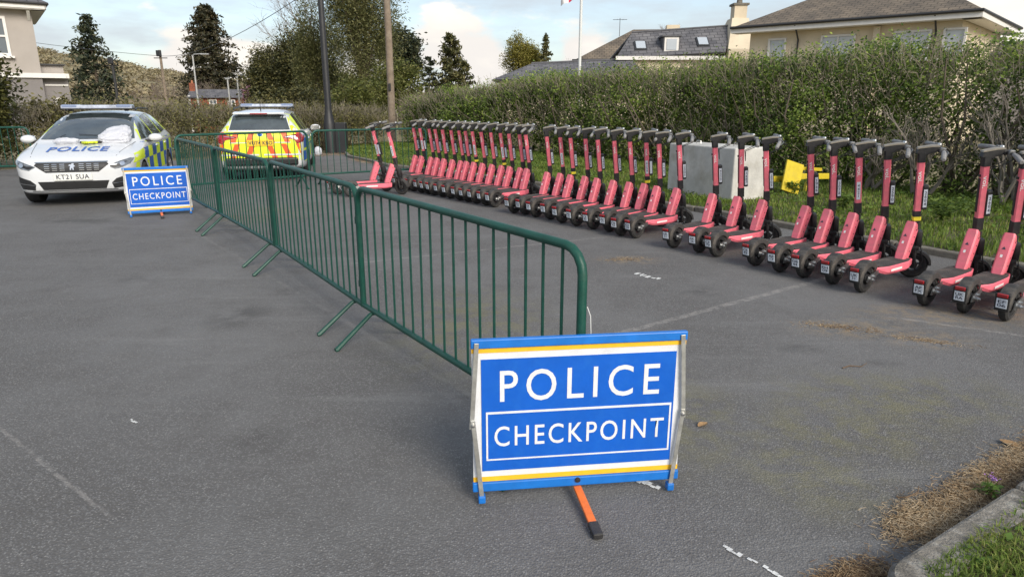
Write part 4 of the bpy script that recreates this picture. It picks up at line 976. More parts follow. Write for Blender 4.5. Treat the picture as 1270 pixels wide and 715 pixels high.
def car_body_mesh():
    # x, half width, z bottom, z shoulder, z top centre, half width of top
    S = [(2.24, .52, .30, .60, .655, .44), (2.20, .70, .235, .66, .715, .54), (2.08, .815, .20, .72, .785, .60), (1.85, .875, .19, .785, .855, .64), (1.50, .898, .19, .85, .915, .66), (1.24, .900, .18, .885, .950, .67),
         (1.08, .900, .18, .905, .985, .675), (.72, .900, .18, .925, 1.165, .655), (.32, .900, .18, .935, 1.345, .62), (.02, .900, .18, .94, 1.44, .595), (-.30, .900, .18, .945, 1.465, .575), (-.9, .900, .18, .955, 1.475, .57), (-1.5, .895, .19, .965, 1.455, .56), (-1.86, .88, .21, .97, 1.425, .545), (-2.06, .865, .23, .965, 1.385, .53),
         (-2.16, .85, .25, .955, 1.22, .545), (-2.25, .83, .27, .94, 1.02, .58), (-2.30, .79, .30, .88, .935, .56), (-2.31, .70, .36, .80, .84, .5)]
    V = []; n = 17
    for x, w, zb, zs, zt, wt in S:
        cab = max(0., min(1., (zt - zs - .08) / .25)) if -2.2 < x < 1.0 else 0.
        half = [(0, zb), (w * .80, zb), (w * .955, zb + .04), (w * .985, zb + .16), (w * .975, zb + (zs - zb) * .52), (w * 1.0, zs - .09), (w * .985, zs - .015)]
        if cab > 0:
            bx = w * .95; half += [(bx - .015, zs + .03), (wt + .05 + (bx - wt) * (1 - cab) * .5, zs + .03 + (zt - zs) * .70), (wt - .03, zt - .028 * cab - .005)]
        else:
            half += [(w * .93, zs + (zt - zs) * .25), (wt + .12 * w, zs + (zt - zs) * .55), (wt, zs + (zt - zs) * .80)]
        half += [(wt * .5, zt - .006), (0, zt)]
        V += [(x, y, z) for y, z in half]
        k = len(half)
    F = []
    for i in range(len(S) - 1):
        for j in range(k - 1): a = i * k + j; F.append((a, a + 1, a + k + 1, a + k))
    F.append(tuple(range(k))); F.append(tuple(len(S) * k - 1 - j for j in range(k)))
    bm = bmesh.new(); vs = [bm.verts.new(v) for v in V]
    for f in F: bm.faces.new([vs[i] for i in f])
    # mirror
    g = bmesh.ops.duplicate(bm, geom=list(bm.verts) + list(bm.faces))
    nv = [e for e in g['geom'] if isinstance(e, bmesh.types.BMVert)]
    for v in nv: v.co.y = -v.co.y
    bmesh.ops.reverse_faces(bm, faces=[e for e in g['geom'] if isinstance(e, bmesh.types.BMFace)])
    bmesh.ops.remove_doubles(bm, verts=bm.verts, dist=1e-5); bmesh.ops.recalc_face_normals(bm, faces=bm.faces)
    me = bpy.data.meshes.new('body'); bm.to_mesh(me); bm.free()
    ob = bpy.data.objects.new('tmp', me); col.objects.link(ob); me.materials.append(carw); me.materials.append(dtyre)
    sb = ob.modifiers.new('s', 'SUBSURF'); sb.levels = 2; sb.render_levels = 2
    cut = []
    for wx in (1.36, -1.32):
        for s in (-1, 1):
            c = MB().lathe([(.001, -.17), (.355, -.17), (.355, .4), (.001, .4)], 32, Euler((R(-90 * s), 0, 0)).to_matrix(), (wx, s * .80, .315)); cm = c.mesh('cut'); cm.materials.append(carw); cm.materials.append(dtyre)
            cm.polygons.foreach_set('material_index', [1] * len(cm.polygons))
            co_ = bpy.data.objects.new('cut', cm); col.objects.link(co_); bo = ob.modifiers.new('b', 'BOOLEAN'); bo.operation = 'DIFFERENCE'; bo.solver = 'EXACT'; bo.object = co_; cut.append(co_)
    dg = bpy.context.evaluated_depsgraph_get(); dg.update(); out = bpy.data.meshes.new_from_object(ob.evaluated_get(dg)); out.name = 'body'
    for c in cut: bpy.data.objects.remove(c)
    bpy.data.objects.remove(ob)
    out.polygons.foreach_set('use_smooth', [True] * len(out.polygons)); out.set_sharp_from_angle(angle=R(38))
    return out
CAR_BODY = car_body_mesh()
def car_wheel(parent, x, s):
    rot = Euler((R(-90 * s), 0, 0)).to_matrix(); c = (x, s * .80, .315)
    w = MB().lathe([(.205, -.09), (.285, -.105), (.31, -.085), (.315, -.03), (.315, .03), (.31, .085), (.285, .105), (.205, .09)], 28, rot, c, closed=True).build('tyre', tyre, parent)
    rm = MB().lathe([(.001, .03), (.05, .045), (.06, .03), (.12, .0), (.195, -.01), (.215, .085), (.205, .09), (.19, -.06), (.001, -.06)], 24, rot, c)
    for k in range(5):
        a = 2 * PI * k / 5 + .4; rm.box(Vector(c) + Vector((math.cos(a) * .125, s * .05, math.sin(a) * .125)), (.17, .03, .045), (0, -a, 0))
    rm.build('rim', alloy, w)
def mirror2(p): return [(-a, b) for a, b in p]
def police_car(x, y, deg, label, front=True, plate='', nm='police_car'):
    t = empty(nm, (x, y, 0), R(deg)); tag(t, label, 'car')
    body = link('body', CAR_BODY, carw, t); sk = Skin(CAR_BODY)
    for wx in (1.36, -1.32):
        for s in (-1, 1): car_wheel(t, wx, s)
    MB().box((0, 0, .235), (4.0, 1.5, .10), None, .03).build('underside', trim, t)
    # glass
    ws = sk.panel('windscreen', glassd, t, 'x', [(-.72, 1.005), (.72, 1.005), (.575, 1.395), (.30, 1.42), (-.30, 1.42), (-.575, 1.395)], 1, .006)
    rw = sk.panel('rear_window', glassd, t, 'x', [(-.60, 1.06), (.60, 1.06), (.515, 1.345), (-.515, 1.345)], -1, .006)
    for s in (-1, 1):
        for nmw, poly in (('front_side_window', [(.90, .985), (-.18, 1.005), (-.18, 1.375), (.10, 1.352), (.32, 1.27)]), ('rear_side_window', [(-.25, 1.005), (-1.02, 1.02), (-1.02, 1.385), (-.25, 1.378)]), ('quarter_window', [(-1.09, 1.02), (-1.82, 1.06), (-1.60, 1.352), (-1.09, 1.385)])):
            sk.panel(nmw, glassd, t, 'y', poly, s, .006, .09)
        # shut lines and handles
        for xx in (.88, -.215, -1.12): sk.panel('door_gap', trim, t, 'y', [(xx, .26), (xx + .008, .26), (xx + .008, .985), (xx, .985)], s, .002, .2)
        for xx in (.02, -.95):
            h = sk.hit('y', xx, .84, s)
            MB().box(h[0] + h[1] * .012, (.17, .03, .026), None, .008).build('door_handle', carw, t)
        # mirrors
        mr = MB(); c = Vector((.66, s * 1.0, 1.00)); bm = bmesh.new(); bmesh.ops.create_uvsphere(bm, u_segments=14, v_segments=10, radius=1)
        for v in bm.verts: v.co = Vector((v.co.x * (.10 if v.co.x > 0 else .05), v.co.y * .12, v.co.z * .075)); v.co += c
        bm.verts.index_update(); mr.add([v.co.copy() for v in bm.verts], [[v.index for v in f.verts] for f in bm.faces], True); bm.free()
        mo = mr.build('door_mirror', carw, t); MB().box((.68, s * .90, .955), (.07, .14, .05), None, .015).build('mirror_arm', trim, mo)
        MB().box((.607, s * 1.0, 1.0), (.012, .19, .11), None, .005).build('mirror_glass', chrome, mo)
        sk.panel('sill', trim, t, 'y', [(.98, .20), (.98, .27), (-.94, .28), (-.94, .20)], s, .004, .12)
        MB().tube([(-1.75, s * .535, 1.47), (-1.5, s * .55, 1.495), (-.4, s * .575, 1.51), (-.2, s * .58, 1.475)], .016, 6).build('roof_rail', trim, t)
        # chequered side panels
        x0 = 1.66 if front else 1.9; cw = .40; k = 0
        for i in range(9):
            for j in range(2):
                a = x0 - .40 - i * cw; b = a - cw; z0_ = .40 + j * .275; z1_ = z0_ + .272
                pm = byel if (i + j) % 2 == 0 else bblue
                if a < -2.05: continue
                sk.panel('livery_panel', pm, t, 'y', [(a, z0_), (max(b, -2.15) + .003, z0_), (max(b, -2.15) + .003, z1_), (a, z1_)], s, .0035, .10, mindepth=.72)
        sk.panel('livery_panel', byel, t, 'y', [(1.24, .70), (1.98, .66), (1.80, .80), (1.24, .86)], s, .0035, .08, mindepth=.60)
        sk.panel('livery_panel', byel, t, 'y', [(1.86, .66), (1.68, .66), (1.70, .40), (1.98, .42)], s, .003, .08, mindepth=.70)
        for q in ([(.90, .985), (.95, .972), (.38, 1.31), (.32, 1.285)], [(-.18, 1.0), (-.25, 1.0), (-.25, 1.38), (-.18, 1.38)], [(-1.02, 1.015), (-1.09, 1.015), (-1.09, 1.39), (-1.02, 1.39)], [(-1.85, 1.05), (-2.08, 1.04), (-1.92, 1.38), (-1.62, 1.36)]):
            sk.panel('pillar_panel', byel, t, 'y', q, s, .004, .10)
    # ---- front end
    G = [(-.52, .668), (-.37, .555), (.37, .555), (.52, .668), (.49, .700), (-.49, .700)]
    gr = sk.panel('grille', trim, t, 'x', G, 1, .006); sk.panel('grille_surround', chrome, t, 'x', [(-.52, .70), (-.47, .697), (.47, .697), (.52, .70), (.5, .712), (-.5, .712)], 1, .012)
    for z in (.585, .615, .645, .672):
        for sx in (-1, 1):
            for k in range(3):
                a = .10 + k * .105
                if a < .30 + (z - .575) * 1.6: sk.panel('grille_slat', chrome, gr, 'x', [(sx * a, z), (sx * (a + .07), z), (sx * (a + .07), z + .007), (sx * a, z + .007)], 1, .010, .2)
    lion = [(-.030, -.05), (-.012, -.05), (-.006, -.02), (.006, -.022), (.012, -.05), (.030, -.05), (.026, -.015), (.034, .004), (.052, .002), (.045, .018), (.028, .022), (.038, .036), (.028, .05), (.006, .048), (-.006, .034), (-.030, .034), (-.044, .020), (-.036, .012), (-.016, .014), (-.028, -.012)]
    sk.panel('emblem', chrome, gr, 'x', [(a * .95, .638 + b * .95) for a, b in lion], 1, .016, .2)
    sk.panel('lower_intake', trim, t, 'x', [(-.50, .415), (-.44, .285), (.44, .285), (.50, .415)], 1, .005); sk.panel('splitter', chrome, t, 'x', [(-.60, .268), (.60, .268), (.60, .28), (-.60, .28)], 1, .008)
    for s in (-1, 1):
        hl = sk.panel('headlight', lens, t, 'x', [(s * .50, .640), (s * .60, .588), (s * .70, .610), (s * .80, .660), (s * .842, .735), (s * .80, .745), (s * .68, .712), (s * .55, .668)], 1, .006, .05)
        sk.panel('lamp_brow', trim, hl, 'x', [(s * .505, .650), (s * .62, .655), (s * .71, .685), (s * .76, .70), (s * .70, .64), (s * .60, .605)], 1, .010, .05)
        sk.panel('lamp_bulb', chrome, hl, 'x', [(s * (.70 + .035 * math.cos(q)), .668 + .03 * math.sin(q)) for q in [k * PI / 5 for k in range(10)]], 1, .014, .05)
        fg = sk.panel('fog_intake', trim, t, 'x', [(s * .55, .285), (s * .53, .375), (s * .60, .44), (s * .79, .50), (s * .81, .40), (s * .75, .30)], 1, .005, .05)
        sk.panel('intake_trim', chrome, fg, 'x', [(s * .53, .355), (s * .78, .385), (s * .78, .395), (s * .53, .365)], 1, .010, .06)
    # ---- rear end
    if not front:
        for s in (-1, 1): sk.panel('rear_pillar_panel', byel, t, 'x', [(s * .62, 1.04), (s * .76, 1.03), (s * .60, 1.38), (s * .53, 1.36)], -1, .004, .06)
        sk.panel('rear_livery', byel, t, 'x', [(-.82, .44), (.82, .44), (.84, .95), (.70, 1.03), (-.70, 1.03), (-.84, .95)], -1, .003, .06)
        for s in (-1, 1):
            for i in range(3):
                c0 = .10 + i * .30
                for zz in ((1.02, .80), (.78, .45)):
                    hgt = zz[0] - zz[1]; sl = .10
                    a, b = c0, c0 + .11
                    poly = [(s * (a), zz[0]), (s * (b), zz[0]), (s * (b + sl * hgt / .25), zz[1]), (s * (a + sl * hgt / .25), zz[1])]
                    sk.panel('chevron_panel', borg, t, 'x', clip_rect(poly, -.80, .80, .44, 1.02), -1, .006, .06)
            for zz, w_ in (((.545, .575), .78), ((.80, .815), .6)):
                sk.panel('white_band', carw, t, 'x', clip_rect([(s * .05, zz[0]), (s * w_, zz[0]), (s * w_, zz[1]), (s * .05, zz[1])], -.8, .8, .4, 1.1), -1, .009, .06)
            tl = sk.panel('tail_light', redlens, t, 'x', [(s * .46, .925), (s * .62, .955), (s * .80, .985), (s * .845, .90), (s * .80, .80), (s * .72, .78), (s * .68, .86), (s * .46, .905)], -1, .012, .05)
            sk.panel('lamp_bar', chrome, tl, 'x', [(s * .50, .915), (s * .70, .935), (s * .70, .925), (s * .50, .908)], -1, .016, .06)
            sk.panel('side_tail_light', redlens, t, 'y', [(-2.0, .92), (-2.2, .80), (-2.25, .82), (-2.22, .96), (-2.12, .975)], s, .006, .05)
            sk.panel('side_livery_blue', bblue, t, 'y', [(-1.75, .62), (-2.2, .62), (-2.18, .42), (-1.75, .42)], s, .006, .08, mindepth=.72)
        cr_ = sk.hit('x', 0, .965, -1)
        MB().lathe([(.001, .012), (.05, .010), (.062, 0), (.001, -.004)], 16, Euler((0, R(-90), 0)).to_matrix(), cr_[0]).build('crest', carw, t)
        MB().lathe([(.001, .006), (.03, .005), (.042, 0), (.001, -.002)], 14, Euler((0, R(-90), 0)).to_matrix(), cr_[0] + Vector((-.012, 0, 0))).build('crest_badge', bblue, t)
        MB().box((-2.325, 0, .42), (.10, 1.45, .16), None, .04).build('rear_bumper', trim, t)
        h = sk.hit('x', 0, .80, -1); pl = MB().box(h[0] + Vector((-.012, 0, 0)), (.016, .535, .125), None, .004).build('number_plate', ply, t)
        me = fit_text(plate, .47, .075, bold=.015, spacing=1.1); me.materials.clear(); me.materials.append(ink); o = link('lettering', me, ink, pl); o.matrix_local = Matrix((Vector((0, -1, 0)), Vector((0, 0, 1)), Vector((-1, 0, 0)))).transposed().to_4x4(); o.location = h[0] + Vector((-.0215, 0, 0))
        MB().box((-2.06, 0, 1.40), (.22, 1.02, .035), (0, R(-6), 0), .012).build('spoiler', carw, t); MB().box((-2.175, 0, 1.385), (.012, .34, .022), None, .004).build('brake_light', redlens, t)
    if front:
        h = sk.hit('x', 0, .485, 1); pl = MB().box(h[0] + Vector((.014, 0, 0)), (.016, .535, .115), None, .004).build('number_plate', plw, t)
        me = fit_text(plate, .46, .075, bold=.015, spacing=1.1); me.materials.clear(); me.materials.append(ink); o = link('lettering', me, ink, pl); o.matrix_local = Matrix((Vector((0, 1, 0)), Vector((0, 0, 1)), Vector((1, 0, 0)))).transposed().to_4x4(); o.location = h[0] + Vector((.0235, 0, 0))
        sk.text('POLICE', .88, .30, bblue, t, 'z', (1.68, 0.0), (0, 1), (-1, 0), name='bonnet_lettering')
        for s in (-1, 1): sk.panel('bonnet_gap', trim, t, 'z', [(2.02, s * .60), (1.1, s * .745), (1.1, s * .752), (2.02, s * .607)], 1, .002, .2)
    for s in (-1, 1):
        wp = MB().tube([(1.10, s * .1 + .25 * s, .990), (.98, s * .42, 1.05), (.92, s * .10 - .25, 1.085)], .005, 5).build('wiper', trim, t)
    # light bar across the roof
    lx = -.05 if front else -.25
    lb = MB().box((lx, 0, 1.535), (.30, 1.16, .075), None, .022).build('light_bar', barlens, t)
    for s in (-1, 1): MB().box((lx, s * .44, 1.548), (.306, .26, .062), None, .02).build('blue_lens', barblue, lb); MB().box((lx, s * .46, 1.485), (.12, .06, .05), None, .01).build('bar_foot', trim, lb)
    MB().box((lx, 0, 1.502), (.312, 1.168, .022), None, .006).build('bar_base', trim, lb)
    MB().tube([(-1.7, 0, 1.44), (-1.76, 0, 1.60)], [.012, .004], 6).build('aerial', trim, t)
    return t, sk
C1 = dict(x=-7.68, y=13.0, deg=-72)
car1, sk1 = police_car(C1['x'], C1['y'], C1['deg'], 'white police estate car facing the camera with chequered blue and yellow sides', True, 'KT21 SUA')
car2, sk2 = police_car(-5.76, 16.6, 103.5, 'police estate car seen from behind with orange and yellow rear chevrons', False, 'VU74 KBO')
def on_car(p, c=C1): return Matrix.Translation((c['x'], c['y'], 0)) @ Matrix.Rotation(R(c['deg']), 4, 'Z') @ Vector(p)
# things lying on the bonnet of the white car
hz = sk1.hit('z', 1.14, .42, 1)[0].z
o = crumple('plastic_sack', on_car((1.14, .44, hz - .03)), (.20, .33, .24), plastic, 11, amp=.34)
for v in o.data.vertices:          # a slumped, squarish sack rather than a ball
    v.co.x *= 1.0 + .2 * abs(math.sin(v.co.y * 9)); v.co.y = math.copysign(abs(v.co.y / .33) ** .6 * .31, v.co.y); v.co.z *= .82 + .25 * math.sin(v.co.y * 4 + .4); v.co.x -= v.co.z * .5
o.rotation_euler = (0, 0, R(C1['deg'])); tag(o, 'bulging white plastic sack lying on the bonnet against the windscreen', 'sack')
hz = sk1.hit('z', 1.24, -.25, 1)[0].z
o = crumple('paper_heap', on_car((1.24, -.28, hz - .01)), (.12, .28, .09), plastic, 5, amp=.4); o.rotation_euler = (0, 0, R(C1['deg'])); tag(o, 'crumpled flat white papers on the bonnet above the lettering', 'papers')
hivis = mat('fluorescent_glove_fabric', (.70, .80, .03), .7, var=.25, vscale=20, dirt=(.05, .05, .03), dscale=9, damt=.9)
for i, (yy, xx, a) in enumerate(((.02, 1.32, 30), (.14, 1.30, -50))):
    hz = sk1.hit('z', xx, yy, 1)[0].z; t = empty('work_glove', on_car((xx, yy, hz + .004)), R(C1['deg'] + a)); tag(t, ['fluorescent yellow and black glove on the bonnet, beside the papers', 'fluorescent yellow and black glove on the bonnet, nearer the white sack'][i], 'glove', 'yellow gloves on the bonnet')
    gm = MB().box((0, 0, .022), (.11, .09, .036), None, .014)
    for k in range(4): gm.tube([(.05, -.034 + k * .023, .022), (.09, -.036 + k * .025, .03), (.125 - abs(k - 1.5) * .008, -.038 + k * .026, .018)], [.012, .012, .009], 6)
    gm.tube([(.0, .04, .022), (.03, .075, .025), (.06, .085, .018)], [.013, .012, .009], 6); gm.build('hand', hivis, t); MB().box((-.085, 0, .022), (.07, .10, .036), None, .012).build('cuff', blk, t)

# =================================================================== HEDGES
twig = mat('hedge_twig', (.20, .175, .125), .9, var=.35, vscale=2)
bark = mat('tree_bark', (.12, .095, .07), .95, var=.35, vscale=4, bump=.5, bscale=25)
def fbm(x, y, seed=0):
    s = 0
    for k, (f, a) in enumerate(((.55, 1), (1.3, .6), (2.9, .35), (6.1, .2))): s = s + a * np.sin(x * f + seed * 1.7 + k * 2.1 + 1.3 * np.sin(y * f * .9 + k)) * np.cos(y * f * 1.1 - seed + k * .7)
    return s
def hedge(name, label, pts, hfun, depth, n_leaf, lsize, lm, seed, barefun=None, twig_n=3000, stems=30, inner=.35, lean=.1):
    """hedge along a polyline: leaf sprays clumped through its volume, twigs bristling on top, stems inside"""
    rg = np.random.default_rng(seed); pts = np.array(pts, float); seg = np.linalg.norm(np.diff(pts, axis=0), axis=1); cum = np.r_[0, np.cumsum(seg)]; T = cum[-1]
    base = Vector((*((pts[0] + pts[-1]) / 2), 0)); root = empty(name, base); tag(root, label, 'hedge'); b0 = np.array(base)
    def at_(s, d, z):
        s = np.asarray(s); i = np.clip(np.searchsorted(cum, s) - 1, 0, len(seg) - 1); t = (s - cum[i]) / seg[i]; p = pts[i] + (pts[i + 1] - pts[i]) * t[:, None]; u = (pts[i + 1] - pts[i]) / seg[i][:, None]
        n = np.stack([-u[:, 1], u[:, 0]], 1)   # left of travel = the back
        return np.c_[p + n * np.asarray(d)[:, None], z], np.c_[n, np.zeros(len(n))]
    nc_ = n_leaf // 26; s = rg.uniform(0, T, nc_); h = hfun(s); zr = rg.uniform(0, 1, nc_) ** .8; z = .08 + zr * h * (1 + .05 * fbm(s * 2, s, 4))
    d = np.abs(rg.normal(0, inner, nc_)) * depth + .26 * fbm(s * 1.9, z * 3.0, seed) * (1 if depth > .5 else .4) + lean * z * .15
    d += np.where(zr > .82, rg.uniform(0, depth, nc_) * .9, 0); d = np.where(rg.uniform(size=nc_) < .30, rg.uniform(.2, 1, nc_) * depth, d)
    if barefun is not None:
        bare = barefun(s, z); keep = rg.uniform(size=nc_) > bare; s, z, d, h = s[keep], z[keep], d[keep], h[keep]; nc_ = len(s)
    C, N = at_(s, d, z); C[:, 2] += terrain(C[:, 0], C[:, 1])
    k = 26; P = np.repeat(C, k, 0) + rg.normal(size=(nc_ * k, 3)) * np.repeat(rg.uniform(.06, .16, nc_), k)[:, None]; P[:, 2] = np.maximum(P[:, 2], .03)
    out = -np.repeat(N, k, 0) * .75
    leaves('foliage', P - b0, lsize * rg.uniform(.6, 1.35, len(P)), lm, root, rg, outward=out, up=.5)
    # twigs: short sprigs all over plus upright ones on top
    s = rg.uniform(0, T, twig_n); h = hfun(s); top = rg.uniform(size=twig_n) < .45; z = np.where(top, h * rg.uniform(.72, 1.0, twig_n), rg.uniform(.1, 1, twig_n) * h)
    d = np.where(top, rg.uniform(-.1, depth, twig_n), rg.normal(.05, .18, twig_n)) + lean * z * .15; A, N = at_(s, d, z); A[:, 2] += terrain(A[:, 0], A[:, 1])
    D = rg.normal(size=(twig_n, 3)) * .45; D[:, 2] = np.abs(D[:, 2]) + np.where(top, 1.0, .45); D -= N * np.where(top, .1, .45)[:, None]; D /= np.linalg.norm(D, axis=1, keepdims=True)
    Ln = rg.uniform(.12, .42, twig_n) * np.where(top, 1.0, .9); M_ = A + D * Ln[:, None] * .55; B = M_ + (D + rg.normal(size=D.shape) * .28) * Ln[:, None] * .5
    r_ = .0035 + .00022 * np.hypot(A[:, 0], A[:, 1])
    V1, F1 = stick_arrays(A - b0, M_ - b0, r_, r_ * .8); V2, F2 = stick_arrays(M_ - b0, B - b0, r_ * .8, r_ * .35)
    tag(link('twigs', npmesh('twigs', np.r_[V1, V2], np.r_[F1, F2 + len(V1)], twig, True), twig, root), kind='stuff')
    mb = MB()
    for i in range(stems):
        s0 = rg.uniform(0, T); hh = float(hfun(np.array([s0]))[0]); p, n = at_([s0], [rg.uniform(.25, depth * .7)], [0.0]); p = p[0]; p[2] = float(terrain(p[0], p[1])); q = p - b0
        for j in range(rg.integers(2, 5)):
            a = rg.normal(size=3) * .35; a[2] = 1; path = [q, q + a * hh * .3, q + a * hh * .55 + rg.normal(size=3) * .08, q + a * hh * .8 + rg.normal(size=3) * .15]; r0 = rg.uniform(.018, .04); mb.tube(path, [r0, r0 * .8, r0 * .55, r0 * .25], 5, cap=False)
    tag(mb.build('stems', bark, root), kind='stuff')
    return root
hm1 = leafmat('privet_leaves', [(.042, .072, .014), (.10, .155, .026), (.185, .26, .042), (.31, .38, .075)], trans=.3, pos=[0, .35, .7, 1])
HL = [(12.2, 3.4), (9.3, 8.3), (7.15, 11.9), (4.6, 16.1), (1.6, 20.1), (-1.6, 23.7), (-4.3, 26.6)]
Lh = sum(math.dist(a, b) for a, b in zip(HL, HL[1:]))
def hh1(s): return np.interp(np.asarray(s) / Lh, [0, .2, .36, .55, .75, .9, 1], [2.44, 2.46, 2.52, 2.50, 2.24, 1.92, 1.70]) - .07
def bare1(s, z): return np.clip(.70 - np.abs(np.asarray(s) - 8.2) / 4.2, 0, .50) * np.clip(1.2 - z * .25, .3, 1)
hedge('long_hedge', 'long tall green hedge with bare twiggy right end behind the scooters', HL[::-1], lambda s: hh1(Lh - s), 1.25, 300000, .066, hm1, 5, lambda s, z: bare1(Lh - s, z), 9000, 90, .28)
hm2 = leafmat('far_hedge_leaves', [(.05, .045, .018), (.095, .088, .03), (.14, .135, .042), (.20, .175, .07)], trans=.25)
HF = [(-4.6, 25.4), (-8.2, 21.9), (-12.4, 18.1), (-18, 13.2), (-24, 8)]
hedge('clipped_hedge', 'low brown-green hedge across the far end behind the police cars', HF[::-1], lambda s: np.interp(s, [0, 8, 15, 22, 28], [2.1, 1.9, 1.42, 1.36, 1.3]), .9, 60000, .075, hm2, 9, None, 7000, 30, .2)

# bare grey trunks showing in the thin end of the long hedge
def branchy(mb, rg, p, d, L, r_, lvl, spread=.5, nch=3):
    q = p + d * L * .5 + Vector(rg.normal(size=3)) * L * .05; e = q + (d + Vector(rg.normal(size=3)) * .18).normalized() * L * .5
    mb.tube([p, q, e], [r_, r_ * .82, r_ * .62], 5 if r_ > .02 else 3, cap=False)
    if lvl <= 0: return
    for i in range(nch):
        k = rg.uniform(.45, 1.0); b = p.lerp(e, k) if i < nch - 1 else e; nd = (d + Vector(rg.normal(size=3)) * spread); nd.z += .12; branchy(mb, rg, b, nd.normalized(), L * rg.uniform(.55, .8), r_ * .6 * (1.1 if i == nch - 1 else .85), lvl - 1, spread, nch)
greybark = mat('grey_hawthorn_bark', (.17, .15, .125), .95, var=.3, vscale=6)
rgx = np.random.default_rng(21)
for i, (x, y, h) in enumerate([(7.75, 10.5, .62), (7.05, 11.75, .55), (8.5, 9.2, .6), (6.55, 12.6, .5)]):
    t = empty('bare_shrub', (x, y, .06)); tag(t, ['bare grey many-branched shrub in the hedge behind the nearest scooters', 'bare grey shrub in the hedge behind the run of five scooters', 'bare twiggy shrub in the hedge at the right edge', 'small bare shrub in the hedge right of the yellow bench'][i], 'shrub', 'bare shrubs in the hedge')
    mb = MB()
    for k in range(4):
        d = Vector(rgx.normal(size=3)) * .35; d.z = 1; d.y -= .15; branchy(mb, rgx, Vector((rgx.uniform(-.15, .15), rgx.uniform(-.1, .1), 0)), d.normalized(), h * rgx.uniform(.8, 1.2), .036, 4, .42, 3)
    mb.build('branches', greybark, t)
# ferny clump of leaves in the verge grass
def tuft(x, y, n, h, label, m, seed):
    rg = np.random.default_rng(seed); t = empty('leafy_weed', (x, y, .07)); tag(t, label, 'weed', 'leafy weeds on the verge'); P = []
    for i in range(n):
        a = rg.uniform(0, 2 * PI); k = np.linspace(.15, 1, 12); l = h * rg.uniform(.7, 1.2); P.append(np.c_[np.cos(a) * k * l * .75, np.sin(a) * k * l * .75, l * np.sin(k * 2.0) * .75] + rg.normal(size=(12, 3)) * .02)
    P = np.concatenate(P); leaves('fronds', P, rg.uniform(.05, .10, len(P)), m, t, rg, up=.7, aspect=.45)
wfm = leafmat('fern_leaves', [(.06, .10, .02), (.11, .17, .03), (.17, .23, .05)], trans=.4)
tuft(5.72, 8.9, 34, .42, 'bushy bright green weed clump behind the yellow-banded near scooter', wfm, 3); tuft(6.5, 9.4, 18, .34, 'smaller leafy clump on the verge by the hedge, right of the bushy one', wfm, 4); tuft(4.95, 11.9, 20, .28, 'leafy clump on the verge at the foot of the yellow bench', wfm, 6); tuft(5.0, 10.2, 16, .26, 'low leafy clump on the verge behind the run of five scooters', wfm, 7)

# =================================================================== TREES
def broadleaf(name, label, x, y, h, cz, rad, n_cl, per, lsize, lm, seed, trunk=.18, droop=0.0, group=None, lobes=9, bare=False, base=None):
    rg = np.random.default_rng(seed); z0 = float(terrain(x, y)) if base is None else base; t = empty(name, (x, y, z0)); tag(t, label, 'tree', group)
    lob = rg.normal(size=(lobes, 3)); lob /= np.linalg.norm(lob, axis=1, keepdims=True); lob *= rg.uniform(.35, .75, (lobes, 1)); lob = lob * np.array(rad) + np.array([0, 0, cz])
    mb = MB(); mb.tube([(0, 0, -.1), (rg.normal() * .1, 0, cz * .35), (rg.normal() * .15, rg.normal() * .15, cz * .8)], [trunk, trunk * .8, trunk * .5], 8)
    for q in lob: mb.tube([(0, 0, cz * .45), tuple((np.array([0, 0, cz * .6]) + q) * .5 + rg.normal(size=3) * .1), tuple(q)], [trunk * .45, trunk * .28, trunk * .1], 5, cap=False)
    mb.build('trunk', bark, t)
    lr = rg.uniform(.38, .62, lobes); idx = rg.integers(0, lobes, n_cl); u = rg.normal(size=(n_cl, 3)); u /= np.linalg.norm(u, axis=1, keepdims=True); C = lob[idx] + u * (rg.uniform(.3, 1, n_cl) ** .5 * lr[idx])[:, None] * np.array(rad)
    sp = rg.uniform(.6, 1.4, n_cl) * .11 * np.mean(rad); P = np.repeat(C, per, 0) + rg.normal(size=(n_cl * per, 3)) * np.repeat(sp, per)[:, None]
    if droop: P[:, 2] -= np.abs(rg.normal(size=len(P))) * droop
    P[:, 2] = np.maximum(P[:, 2], .1)
    leaves('crown', P, lsize * rg.uniform(.6, 1.3, len(P)), lm, t, rg, up=.4, aspect=.5 if not droop else .28)
    return t
